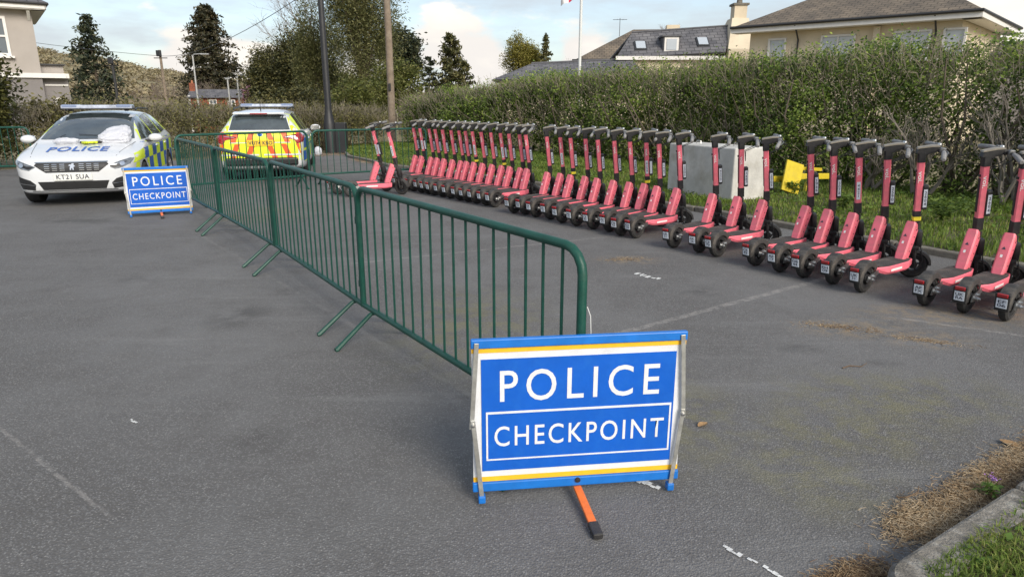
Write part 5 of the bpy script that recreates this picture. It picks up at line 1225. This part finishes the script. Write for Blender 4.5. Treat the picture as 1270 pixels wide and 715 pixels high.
def conifer(name, label, x, y, h, rad, lm, seed, layers=22, start=.06, droop=.25, lsize=.4, per=20, power=.8, round_=False, dens=1.0, trunk=.22, group=None, uneven=.25):
    rg = np.random.default_rng(seed); z0 = float(terrain(x, y)); t = empty(name, (x, y, z0)); tag(t, label, 'tree', group); mb = MB(); mb.tube([(0, 0, -.1), (0, 0, h * .5), (0, 0, h * .97)], [trunk, trunk * .6, trunk * .08], 7); P = []
    for i in range(layers):
        a = i / (layers - 1); z = h * (start + (1 - start) * a)
        rr = rad * ((math.sin(PI * min(1, (.12 + .88 * (1 - a)) ** 1.0) * .62) if round_ else (1 - a) ** power) + .04)
        nb = max(4, int((10 if not round_ else 12) * dens * (.45 + .55 * (1 - a))))
        for k in range(nb):
            th = rg.uniform(0, 2 * PI); L = rr * rg.uniform(1 - 2 * uneven, 1 + uneven); zz = z + rg.normal() * h * .012; e = np.array([math.cos(th) * L, math.sin(th) * L, zz - droop * L + rg.normal() * .08 * L])
            s_ = np.array([0, 0, zz]); m_ = (s_ + e) / 2 + np.array([0, 0, .06 * L])
            if rg.uniform() < .5: mb.tube([tuple(s_), tuple(m_), tuple(e)], [trunk * .2, trunk * .13, trunk * .04], 4, cap=False)
            kk = rg.uniform(.18, 1, per) ** .75; q = s_[None] * (1 - kk)[:, None] ** 2 + 2 * m_[None] * (kk * (1 - kk))[:, None] + e[None] * (kk ** 2)[:, None]
            P.append(q + rg.normal(size=(per, 3)) * np.array([.1, .1, .07]) * (rad * .5 + .3))
    mb.build('trunk', bark, t); P = np.concatenate(P); P[:, 2] = np.maximum(P[:, 2], .15); leaves('crown', P, lsize * rg.uniform(.6, 1.4, len(P)), lm, t, rg, up=.1, aspect=.38)
    return t
dkg = leafmat('dark_conifer_needles', [(.012, .018, .012), (.026, .036, .020), (.05, .062, .030), (.085, .085, .045)], trans=.12)
rdw = leafmat('redwood_needles', [(.015, .016, .010), (.034, .036, .018), (.06, .055, .026), (.10, .08, .045)], trans=.12)
yewm = leafmat('yew_needles', [(.03, .034, .014), (.062, .066, .024), (.105, .102, .035), (.17, .15, .06)], trans=.15)
bir = leafmat('pale_willow_leaves', [(.075, .085, .035), (.135, .145, .056), (.20, .20, .08), (.27, .25, .12)], trans=.35)
ygr = leafmat('yellow_green_leaves', [(.12, .11, .025), (.21, .20, .04), (.30, .27, .06), (.36, .30, .10)], trans=.35)
lgr = leafmat('light_green_leaves', [(.06, .075, .02), (.11, .125, .03), (.16, .175, .045), (.20, .19, .07)], trans=.35)
pnk = leafmat('pink_blossom', [(.32, .14, .22), (.45, .22, .32), (.55, .33, .42)], trans=.4)
k_ = 80 / 45
conifer('conifer_tree', 'ragged dark conifer between the grey house and the white police car', -46.9, 80, 12.6, 4.5, dkg, 31, 24, .12, .28, .55, 28, .72, uneven=.3)
conifer('redwood_tree', 'massive dark redwood towering behind the brick bungalow', -55.0, 130, 19.6, 5.5, rdw, 32, 34, .05, .12, .75, 30, round_=True, dens=1.8, trunk=.6, uneven=.22)
broadleaf('yew_tree', 'broad dark yew behind the patterned police car, nearest its left', -20.0, 58, 7.6, 3.7, (2.9, 2.6, 3.2), 1700, 32, .20, yewm, 33, .3, group='dark yews behind the far hedge')
broadleaf('yew_tree', 'broad dark yew behind the black lamp post', -16.6, 56, 8.0, 4.3, (3.0, 2.6, 3.9), 1700, 32, .20, yewm, 34, .3, group='dark yews behind the far hedge')
broadleaf('willow_tree', 'tall drooping pale green tree left of the telegraph pole', -9.2, 44, 12, 6.4, (2.6, 2.2, 5.4), 1700, 30, .19, bir, 35, .26, droop=.5, lobes=16)
broadleaf('willow_tree', 'drooping pale tree right behind the black lamp post', -12.6, 47, 10, 5.0, (1.7, 1.8, 4.4), 900, 30, .19, bir, 36, .22, droop=.4, lobes=11)
broadleaf('broad_tree', 'full mid-green tree filling the gap between yews and willow', -14.6, 66, 9.0, 4.0, (2.6, 2.2, 3.3), 1300, 30, .22, lgr, 51, .3)
broadleaf('cedar_tree', 'dark flat-topped cedar crown just right of the telegraph pole', -13.0, 82, 13, 9.2, (3.2, 3, 2.9), 420, 26, .42, dkg, 37, .4)
broadleaf('round_shrub', 'light green rounded tree below the cedar, right of the telegraph pole', -6.2, 36, 4.4, 2.4, (1.6, 1.4, 1.7), 260, 24, .17, lgr, 38, .14)
broadleaf('round_shrub', 'pale green bush behind the hedge left of the telegraph pole', -7.7, 33, 3.2, 1.7, (1.6, 1.2, 1.4), 220, 24, .15, lgr, 48, .1)
conifer('cypress_tree', 'dark pointed cypress beside the long hedge near the centre', -5.0, 58, 7.3, 2.0, yewm, 39, 24, .02, -.35, .34, 26, .55, dens=1.3, trunk=.16, group='dark cypresses near the centre', uneven=.2)
conifer('cypress_tree', 'smaller dark cypress on the right of the pointed one', -3.9, 58.5, 5.0, 1.3, yewm, 40, 16, .02, -.35, .32, 22, .5, dens=1.1, trunk=.12, group='dark cypresses near the centre', uneven=.2)
conifer('cypress_tree', 'lower dark grey-green cypress on the left of the pointed one', -7.0, 60, 6.4, 1.4, dkg, 50, 16, .02, -.2, .34, 20, .6, dens=1.0, trunk=.12, group='dark cypresses near the centre', uneven=.25)
broadleaf('yellow_tree', 'yellow-green spring tree above the low slate roof', 2.2, 110, 11.4, 7.2, (3.1, 2.6, 4.2), 900, 28, .28, ygr, 41, .3)
conifer('fir_tree', 'small dark fir right of the yellow-green tree', 5.0, 106, 10.7, 1.9, yewm, 42, 18, .2, .1, .5, 20, .7)
broadleaf('blossom_tree', 'small pink blossom tree beside the brick bungalow', -31.0, 86, 6.4, 3.9, (2.1, 1.6, 1.9), 220, 22, .26, pnk, 43, .14)
broadleaf('yellow_bush', 'yellow-green bush right of the brick bungalow below the blossom', -24.6, 66, 3.0, 1.7, (1.5, 1.2, 1.1), 110, 22, .2, ygr, 44, .1)
broadleaf('evergreen_bush', 'feathery dark green bush at the left edge before the grey house', -12.95, 17.0, 3.3, 1.8, (.95, .9, 1.5), 340, 26, .13, leafmat('olive_leaves', [(.03, .035, .012), (.07, .075, .02), (.12, .115, .035)], trans=.25), 45, .12)
broadleaf('evergreen_bush', 'bush behind the green barrier at the left, right of the feathery one', -12.2, 19.2, 2.0, 1.1, (1.3, .8, .9), 180, 26, .11, hm2, 46, .1)
broadleaf('dark_laurel', 'dark laurel mass behind the hedge between lamp post and telegraph pole', -8.2, 26.2, 2.2, 1.2, (1.5, .9, .95), 200, 26, .13, yewm, 47, .1)
bm_ = mat('bare_branch', (.17, .135, .11), .95)
def bare_tree(label, x, y, h, seed, lvl=5, r_=.22, spread=.42):
    rg = np.random.default_rng(seed); t = empty('bare_tree', (x, y, float(terrain(x, y)))); tag(t, label, 'tree', 'leafless trees'); tr = MB(); tr.tube([(0, 0, -.1), (.05, 0, h * .2), (0, .05, h * .35)], [r_, r_ * .85, r_ * .7], 7); tr.build('trunk', bm_, t); mb = MB()
    for k in range(4):
        d = Vector(rg.normal(size=3)) * .4; d.z = 1; branchy(mb, rg, Vector((0, 0, h * (.22 + .04 * k))), d.normalized(), h * .24, r_ * .5, lvl, spread, 3)
    mb.build('crown', bm_, t)
bare_tree('leafless tree reaching the top edge behind the dark yews', -17.5, 62, 13.5, 61, 5, .22)
bare_tree('leafless tree on the skyline behind the slate house', 19.0, 80, 10.6, 62, 5, .2)
bare_tree('leafless tree right of the small fir over the low roof', 8.3, 108, 8.2, 63, 5, .2)
bare_tree('leafless tree left of the yellow-green tree', -1.0, 112, 6.6, 64, 4, .18)
for i, (x, y, h, lab) in enumerate([(-49, 100, 8.2, 'leafless tree right of the left conifer, by the two poles'), (-45, 104, 7.6, 'leafless tree left of the redwood, behind the wooden pole'), (-54, 104, 7.8, 'leafless tree directly behind the left conifer'), (-41, 98, 6.4, 'leafless tree low in front of the redwood')]): bare_tree(lab, x, y, h, 70 + i, 5, .16, .5)
# far woods on the hill and the distant hedgerows read as one mass
rg = np.random.default_rng(77); az = np.radians(rg.uniform(-46, -6, 26000)); rr = rg.uniform(380, 1100, 26000); x = rr * np.sin(az); y = rr * np.cos(az); w = fbm(x * .02, y * .02, 3); kp = w > -.55; x, y = x[kp], y[kp]
P = np.repeat(np.c_[x, y, terrain(x, y) + rg.uniform(.5, 3, len(x))], 5, 0); P += rg.normal(size=P.shape) * np.array([3.5, 3.5, .9])
wm = leafmat('far_wood_crowns', [(.20, .165, .10), (.26, .21, .125), (.31, .255, .15), (.25, .225, .12)], trans=.1)  # muted crown colours with the distance haze mixed into them
tag(leaves('distant_wood', P, rg.uniform(1.0, 2.4, len(P)), wm, None, rg, up=.6, aspect=.8), 'brown and olive woods covering the distant hillside', 'wood', kind='stuff')
# scrubby growth along the lane behind the far hedge
x = rg.uniform(-48, -9, 1500); y = 40 + rg.uniform(0, 12, 1500) - x * .25; P = np.repeat(np.c_[x, y, terrain(x, y) + rg.uniform(.1, 2.1, 1500)], 14, 0); P += rg.normal(size=P.shape) * np.array([.5, .5, .35])
tag(leaves('lane_scrub', P, rg.uniform(.15, .32, len(P)), hm2, None, rg), 'brown-green scrub along the lane beyond the far hedge', 'scrub', kind='stuff')

# =================================================================== BUILDINGS
render_up = mat('warm_grey_render', (.36, .325, .295), .9, var=.07, vscale=1.2, bump=.15, bscale=30)
render_lo = mat('dark_grey_render', (.20, .185, .18), .9, var=.08, vscale=1.2, bump=.15, bscale=30)
wtrim = mat('white_joinery', (.68, .66, .63), .6, var=.05, vscale=6)
slate = mat('grey_slate', (.085, .085, .095), .7, var=.35, vscale=3, bump=.4, bscale=12, dirt=(.14, .13, .11), dscale=2, damt=.5)
cream = mat('cream_render', (.62, .53, .39), .9, var=.08, vscale=1.5, bump=.1, bscale=30, dirt=(.36, .30, .22), dscale=1.0, damt=.4)
pane = mat('window_glass', (.10, .12, .14), .06, spec=.9)
pale_pane = mat('curtained_window_glass', (.42, .46, .50), .12, spec=.8)
gutter = mat('black_gutter', (.03, .03, .032), .5)
def tile_mat(name, c1, c2, sx, sz):
    """courses of tiles, too far to build one by one"""
    m = bpy.data.materials.new(name); m.use_nodes = True; t = m.node_tree; b = t.nodes['Principled BSDF']; b.inputs['Roughness'].default_value = .85
    co = t.nodes.new('ShaderNodeTexCoord'); mp_ = t.nodes.new('ShaderNodeMapping'); t.links.new(co.outputs['UV'], mp_.inputs[0])
    br = t.nodes.new('ShaderNodeTexBrick'); br.inputs['Scale'].default_value = 1; br.inputs['Brick Width'].default_value = sx; br.inputs['Row Height'].default_value = sz; br.inputs['Mortar Size'].default_value = .018
    br.inputs['Color1'].default_value = (*c1, 1); br.inputs['Color2'].default_value = (*c2, 1); br.inputs['Mortar'].default_value = tuple(k * .45 for k in c1) + (1,); t.links.new(mp_.outputs[0], br.inputs['Vector'])
    n = t.nodes.new('ShaderNodeTexNoise'); n.inputs['Scale'].default_value = 1.3; n.inputs['Detail'].default_value = 6; t.links.new(co.outputs['Object'], n.inputs['Vector'])
    mx = t.nodes.new('ShaderNodeMix'); mx.data_type = 'RGBA'; mx.blend_type = 'MULTIPLY'; mx.inputs[0].default_value = .8; t.links.new(br.outputs[0], mx.inputs[6])
    rp = t.nodes.new('ShaderNodeValToRGB'); rp.color_ramp.elements[0].position = .3; rp.color_ramp.elements[0].color = (.55, .55, .55, 1); rp.color_ramp.elements[1].position = .7; rp.color_ramp.elements[1].color = (1.25, 1.2, 1.1, 1); t.links.new(n.outputs[0], rp.inputs[0]); t.links.new(rp.outputs[0], mx.inputs[7])
    t.links.new(mx.outputs[2], b.inputs['Base Color']); bp = t.nodes.new('ShaderNodeBump'); bp.inputs['Strength'].default_value = .6; bp.inputs['Distance'].default_value = .03; t.links.new(br.outputs['Fac'], bp.inputs['Height']); bp.invert = True; t.links.new(bp.outputs[0], b.inputs['Normal']); return m
tiles_brown = tile_mat('brown_plain_tiles', (.15, .125, .10), (.19, .155, .12), .33, .22)
tiles_slate = tile_mat('blue_grey_slates', (.105, .105, .12), (.15, .15, .165), .4, .26)
brickm = tile_mat('red_brickwork', (.34, .10, .055), (.42, .15, .08), .22, .075)
def slab(name, corners, th, m, parent):
    """sloping roof plane with thickness; corners eave-left, eave-right, top-right, top-left (or 3)"""
    c = [Vector(p) for p in corners]; n = (c[1] - c[0]).cross(c[-1] - c[0]).normalized()
    if n.z < 0: n = -n
    k = len(c); vs = c + [p - n * th for p in c]; fs = [tuple(range(k)), tuple(range(2 * k - 1, k - 1, -1))] + [(i, i + k, (i + 1) % k + k, (i + 1) % k) for i in range(k)]
    me = MB().add(vs, fs).mesh(name, m); uv = me.uv_layers.new(name='UVMap'); ux = (c[1] - c[0]).normalized(); uy = n.cross(ux)
    for p in me.polygons:
        for li in p.loop_indices: v = me.vertices[me.loops[li].vertex_index].co - c[0]; uv.data[li].uv = (v.dot(ux), v.dot(uy))
    return link(name, me, m, parent)
def wall_box(name, x0, x1, y0, y1, z0, z1, m, parent):
    me = MB().box(((x0 + x1) / 2, (y0 + y1) / 2, (z0 + z1) / 2), (x1 - x0, y1 - y0, z1 - z0)).mesh(name, m); uv = me.uv_layers.new(name='UVMap')
    for p in me.polygons:
        for li in p.loop_indices: v = me.vertices[me.loops[li].vertex_index].co; uv.data[li].uv = (v.x if abs(p.normal.y) > .5 else v.y, v.z)
    return link(name, me, m, parent)
def window(x0, x1, z0, z1, y, parent, bars=1, rail=True, glass=pane, sill=True, fw=.06, name='window'):
    f = MB(); fr = (x0, x1, z0, z1)
    f.box((x0 + fw / 2, y - .03, (z0 + z1) / 2), (fw, .10, z1 - z0)).box((x1 - fw / 2, y - .03, (z0 + z1) / 2), (fw, .10, z1 - z0)).box(((x0 + x1) / 2, y - .03, z1 - fw / 2), (x1 - x0 - 2 * fw, .10, fw)).box(((x0 + x1) / 2, y - .03, z0 + fw / 2), (x1 - x0 - 2 * fw, .10, fw))
    o = f.build(name, wtrim, parent)
    for i in range(1, bars + 1): xx = x0 + (x1 - x0) * i / (bars + 1); MB().box((xx, y - .028, (z0 + z1) / 2), (fw * .7, .08, z1 - z0 - 2 * fw)).build('mullion', wtrim, o)
    if rail: MB().box(((x0 + x1) / 2, y - .032, (z0 + z1) / 2), (x1 - x0 - 2 * fw, .085, fw * .7)).build('meeting_rail', wtrim, o)
    MB().box(((x0 + x1) / 2, y - .004, (z0 + z1) / 2), (x1 - x0 - fw, .02, z1 - z0 - fw)).build('pane', glass, o)
    if sill: MB().box(((x0 + x1) / 2, y - .08, z0 - .05), (x1 - x0 + .2, .22, .09)).build('sill', wtrim, o)
    return o
# ---- grey rendered house at the left edge (front plane faces the camera)
t = empty('grey_house', (-21.2, 32.0, 0), R(37)); tag(t, 'tall warm grey rendered house with white band and eaves at the left edge', 'house')
wall_box('upper_wall', -9, 0, 0, 7, 2.82, 5.6, render_up, t); wall_box('lower_wall', -9, -.01, .01, 6.9, -.6, 2.62, render_lo, t)
MB().box((-4.1, .02, 2.72), (10.0, .22, .20)).build('string_course', wtrim, t)
wall_box('side_wing', .0, 1.0, .35, 4.2, -.6, 2.62, render_lo, t); MB().box((.5, .25, 2.72), (1.1, .3, .20)).build('wing_band', wtrim, t)
wall_box('wing_parapet', .02, .90, .5, 4.0, 2.82, 3.18, render_up, t); MB().box((.48, 2.2, 3.22), (1.0, 3.7, .06)).build('wing_roof', gutter, t)
MB().box((.52, .34, 2.32), (.9, .05, .07)).build('wing_moulding', wtrim, t)
ar = MB(); pts = [(.33, .6), (.33, 1.55)] + [(.55 - .22 * math.cos(R(a)), 1.55 + .22 * math.sin(R(a))) for a in range(0, 181, 30)] + [(.77, 1.55), (.77, .6)]
ar.prism(pts, .12, None, (0, .33, 0)); aw = ar.build('arched_window', wtrim, t); MB().prism([(.41, .66), (.41, 1.55), (.46, 1.66), (.55, 1.70), (.64, 1.66), (.69, 1.55), (.69, .66)], .04, None, (0, .26, 0)).build('pane', pane, aw)
window(-1.72, -.98, 3.52, 5.15, .0, t, 0, True, pane, True, .11); window(-4.6, -3.8, 3.52, 5.15, .0, t, 0, True, pane, True, .11)
MB().box((-4.25, -.28, 5.50), (9.5, .5, .10)).build('soffit', wtrim, t); MB().box((.26, 3.2, 5.50), (.5, 7.4, .10)).build('soffit', wtrim, t)
MB().box((-4.25, -.55, 5.60), (9.6, .06, .22)).build('fascia', wtrim, t); MB().box((.53, 3.2, 5.60), (.06, 7.56, .22)).build('fascia', wtrim, t)
for bx in (-.12, -2.6): MB().prism([(-.02, 5.44), (-.42, 5.44), (-.36, 5.34), (-.02, 5.02)], .12, (0, 0, R(90)), (bx, -.0, 0)).build('eaves_bracket', wtrim, t)
MB().tube([(-9, -.64, 5.70), (.62, -.64, 5.70), (.62, 7.0, 5.70)], .06, 6).build('gutter', gutter, t)
slab('roof', [(-9.1, -.68, 5.74), (.66, -.68, 5.74), (-2.4, 3.3, 7.7), (-9.1, 3.3, 7.7)], .1, tiles_slate, t); slab('roof', [(.66, -.68, 5.74), (.66, 7.3, 5.74), (-2.4, 3.3, 7.7)], .1, tiles_slate, t)
# ---- brick bungalow beyond the far hedge
bx, by = -36.9, 90; bz = zt(bx, by); t = empty('brick_bungalow', (bx, by, bz), R(18)); tag(t, 'small red brick bungalow with grey slate roof and chimney beyond the hedge', 'house')
e = 2.0 - bz; wall_box('wall', -3.9, 4.1, 0, 4.5, -.4, e, brickm, t); wall_box('end_wall', -4.15, -3.9, -.02, 4.5, -.4, e + .2, wtrim, t)
slab('roof', [(-4.3, -.4, e - .05), (4.4, -.4, e - .05), (3.0, 2.2, e + 1.0), (-4.0, 2.2, e + 1.0)], .08, tiles_slate, t); slab('roof', [(4.4, -.4, e - .05), (4.4, 4.9, e - .05), (3.0, 2.2, e + 1.0)], .08, tiles_slate, t); slab('roof', [(4.4, 4.9, e - .05), (-4.3, 4.9, e - .05), (-4.0, 2.2, e + 1.0), (3.0, 2.2, e + 1.0)], .08, tiles_slate, t)
ch = wall_box('chimney', -4.05, -3.4, 1.6, 2.5, e + .3, e + 1.75, brickm, t); MB().lathe([(.12, 0), (.10, .35)], 8, None, (-3.72, 2.05, e + 1.75)).build('chimney_pot', mat('terracotta', (.40, .16, .08), .8), ch)
for wx in (-1.3, .9, 2.9): window(wx - .45, wx + .45, e - 1.35, e - .3, 0, t, 1, True, pane, True, .09)
# ---- low hipped slate roof behind the long hedge
t = empty('low_building', (2.6, 34.5, 0), R(-3)); tag(t, 'low building with dark hipped slate roof behind the long hedge near the centre', 'building')
wall_box('wall', -3.2, 3.6, 0, 4.2, -.1, 2.62, cream, t)
slab('roof', [(-3.55, -.35, 2.62), (3.95, -.35, 2.72), (3.4, 2.0, 3.66), (-1.7, 2.0, 3.46)], .1, tiles_slate, t); slab('roof', [(-3.55, 4.5, 2.62), (-3.55, -.35, 2.62), (-1.7, 2.0, 3.46)], .1, tiles_slate, t); slab('roof', [(3.95, 4.5, 2.72), (-3.55, 4.5, 2.62), (-1.7, 2.0, 3.46), (3.4, 2.0, 3.66)], .1, tiles_slate, t)
MB().tube([(-1.7, 2.0, 3.47), (3.4, 2.0, 3.67)], .06, 6).build('ridge_tiles', slate, t)
# ---- gabled house with brown roof further back
t = empty('brown_roof_house', (8.3, 49, 0), R(-6)); tag(t, 'house with sloping brown roof and white eaves left of the slate house', 'house')
wall_box('wall', -3.6, 4.2, 0, 6, -.1, 4.25, cream, t); slab('roof', [(-4.1, -.5, 4.25), (4.6, -.5, 4.25), (3.4, 2.6, 6.5), (.1, 2.6, 6.5)], .12, tiles_brown, t); slab('roof', [(-4.1, 6.5, 4.25), (-4.1, -.5, 4.25), (.1, 2.6, 6.5)], .12, tiles_brown, t)
MB().box((.25, -.54, 4.18), (8.7, .05, .2)).build('fascia', wtrim, t); MB().tube([(-4.15, -.6, 4.30), (4.6, -.6, 4.30)], .06, 6).build('gutter', gutter, t); wall_box('chimney', 2.4, 3.3, 2.2, 3.1, 6.0, 6.75, cream, t)
MB().tube([(-.9, 1.9, 6.0), (-.9, 1.9, 7.2)], .02, 5).tube([(-1.4, 1.9, 7.1), (-.4, 1.9, 7.1)], .015, 4).tube([(-1.1, 1.6, 7.1), (-1.1, 2.2, 7.1)], .01, 4).tube([(-.7, 1.6, 7.1), (-.7, 2.2, 7.1)], .01, 4).build('aerial', gutter, t)
# ---- slate house with roof windows and end chimney
t = empty('slate_house', (5.4, 36.3, 0), R(-1.5)); tag(t, 'cream house with steep grey slate roof, roof windows and stone end chimney', 'house')
wall_box('wall', 0, 5.3, 0, 4.0, -.1, 3.72, cream, t); MB().box((2.6, -.22, 3.70), (5.5, .06, .18)).build('fascia', wtrim, t)
slab('roof', [(-.15, -.25, 3.70), (5.32, -.25, 3.98), (6.0, 1.6, 5.38), (.85, 1.6, 5.05)], .1, tiles_slate, t); slab('roof', [(5.32, 4.3, 3.98), (-.15, 4.3, 3.70), (.85, 1.6, 5.05), (6.0, 1.6, 5.38)], .1, tiles_slate, t)
MB().tube([(.85, 1.6, 5.07), (6.0, 1.6, 5.40)], .06, 6).build('ridge_tiles', slate, t)
g = MB(); gp = [(-.35, -.1), (4.4, -.1), (4.4, 4.0), (3.1, 4.6), (2.05, 5.72), (1.15, 5.72), (-.1, 4.15), (-.35, 4.1)]
g.add([(5.36 + .55 * max(0, min(1, (z - 3.8) / 1.6)), y, z) for y, z in gp] + [(6.75, y, z) for y, z in gp], [tuple(range(8)), tuple(range(15, 7, -1))] + [(i, i + 8, (i + 1) % 8 + 8, (i + 1) % 8) for i in range(8)]).build('gable_wall', cream, t)
cs = wall_box('chimney_stack', 6.02, 6.66, 1.25, 1.95, 5.5, 6.35, cream, t); MB().box((6.34, 1.6, 6.40), (.80, .84, .10)).build('chimney_cap', stone, cs); MB().lathe([(.16, 0), (.13, .25), (.15, .28)], 8, None, (6.34, 1.6, 6.45)).build('chimney_pot', stone, cs)
def on_roof(u, v):
    a = Vector((-.15, -.25, 3.70)).lerp(Vector((5.32, -.25, 3.98)), u); b = Vector((.85, 1.6, 5.05)).lerp(Vector((6.0, 1.6, 5.38)), u); return a.lerp(b, v)
pitch_ = math.atan2(1.37, 1.85)
for u in (.17, .76):
    c = on_roof(u, .42); f = MB().box(c, (.62, .78, .10), (pitch_, 0, 0)).build('roof_window', gutter, t); MB().box(c + Vector((0, -.045, .065)), (.48, .62, .03), (pitch_, 0, 0)).build('pane', pale_pane, f)
c = on_roof(.46, .35); d = wall_box('dormer', c.x - .42, c.x + .42, c.y - .30, c.y + .8, c.z - .32, c.z + .42, slate, t); f = MB().box((c.x, c.y - .33, c.z + .05), (.72, .06, .72)).build('dormer_window', wtrim, t); MB().box((c.x, c.y - .37, c.z + .05), (.50, .03, .52)).build('pane', pale_pane, f); MB().box((c.x, c.y + .15, c.z + .46), (1.0, 1.15, .07)).build('dormer_roof', slate, t)
# ---- long cream house with hipped brown roof
A = Vector((9.9, 30.9, .12)); B = Vector((16.1, 25.2, .12)); d = B - A; L = d.length; t = empty('cream_house', A, math.atan2(d.y, d.x)); tag(t, 'long cream house with brown hipped roof and white windows above the hedge', 'house')
wall_box('wall', .35, L - .35, 0, 8, -.1, 4.42, cream, t)
ev = .55; z0_, z1_ = 4.48, 6.6
slab('roof', [(-.3, -ev, z0_), (L + .3, -ev, z0_ + .02), (L - 3.2, 4, z1_), (3.6, 4, z1_)], .12, tiles_brown, t); slab('roof', [(L + .3, -ev, z0_), (L + .3, 8 + ev, z0_), (L - 3.2, 4, z1_)], .12, tiles_brown, t); slab('roof', [(-.3, 8 + ev, z0_), (-.3, -ev, z0_), (3.6, 4, z1_)], .12, tiles_brown, t); slab('roof', [(L + .3, 8 + ev, z0_), (-.3, 8 + ev, z0_), (3.6, 4, z1_), (L - 3.2, 4, z1_)], .12, tiles_brown, t)
MB().box((L / 2, -ev + .02, 4.36), (L + .6, .05, .20)).build('fascia', wtrim, t); MB().box((L / 2, -ev / 2 + .02, 4.27), (L + .5, ev, .04)).build('soffit', wtrim, t); MB().tube([(-.3, -ev - .06, 4.48), (L + .3, -ev - .06, 4.48), (L + .36, 8, 4.48)], .06, 6).build('gutter', gutter, t)
MB().box((L + .28, 4, 4.36), (.05, 9.1, .20)).build('fascia', wtrim, t); MB().box((L - .02, 4, 4.27), (.6, 9.0, .04)).build('soffit', wtrim, t)
for wx, w_, gl in ((1.55, .75, pale_pane), (3.95, 1.3, pale_pane), (6.55, 1.25, pale_pane), (8.35 - .45, .72, pale_pane)): window(wx - w_ / 2, wx + w_ / 2, 3.0, 4.0, 0, t, 1 if w_ > 1 else 0, False, gl, True, .07)
for px_ in (2.4, 7.3): MB().tube([(px_, -ev, 4.42), (px_, -.35, 4.22), (px_, -.06, 3.9), (px_, -.06, .2)], .035, 6).build('downpipe', gutter, t)
MB().box((5.35, -.09, 2.1), (.22, .16, 4.2)).build('pilaster', cream, t)
# grey roof glimpsed at the right edge
t = empty('garage', (20.6, 30, 0), R(-24)); tag(t, 'dark low roof just right of the cream house at the right edge', 'garage'); wall_box('wall', -1.4, 3, 0, 4, -.1, 3.45, render_lo, t); slab('roof', [(-1.6, -.3, 3.5), (3.2, -.3, 3.5), (3.2, 2, 4.1), (-1.6, 2, 4.1)], .1, tiles_slate, t)
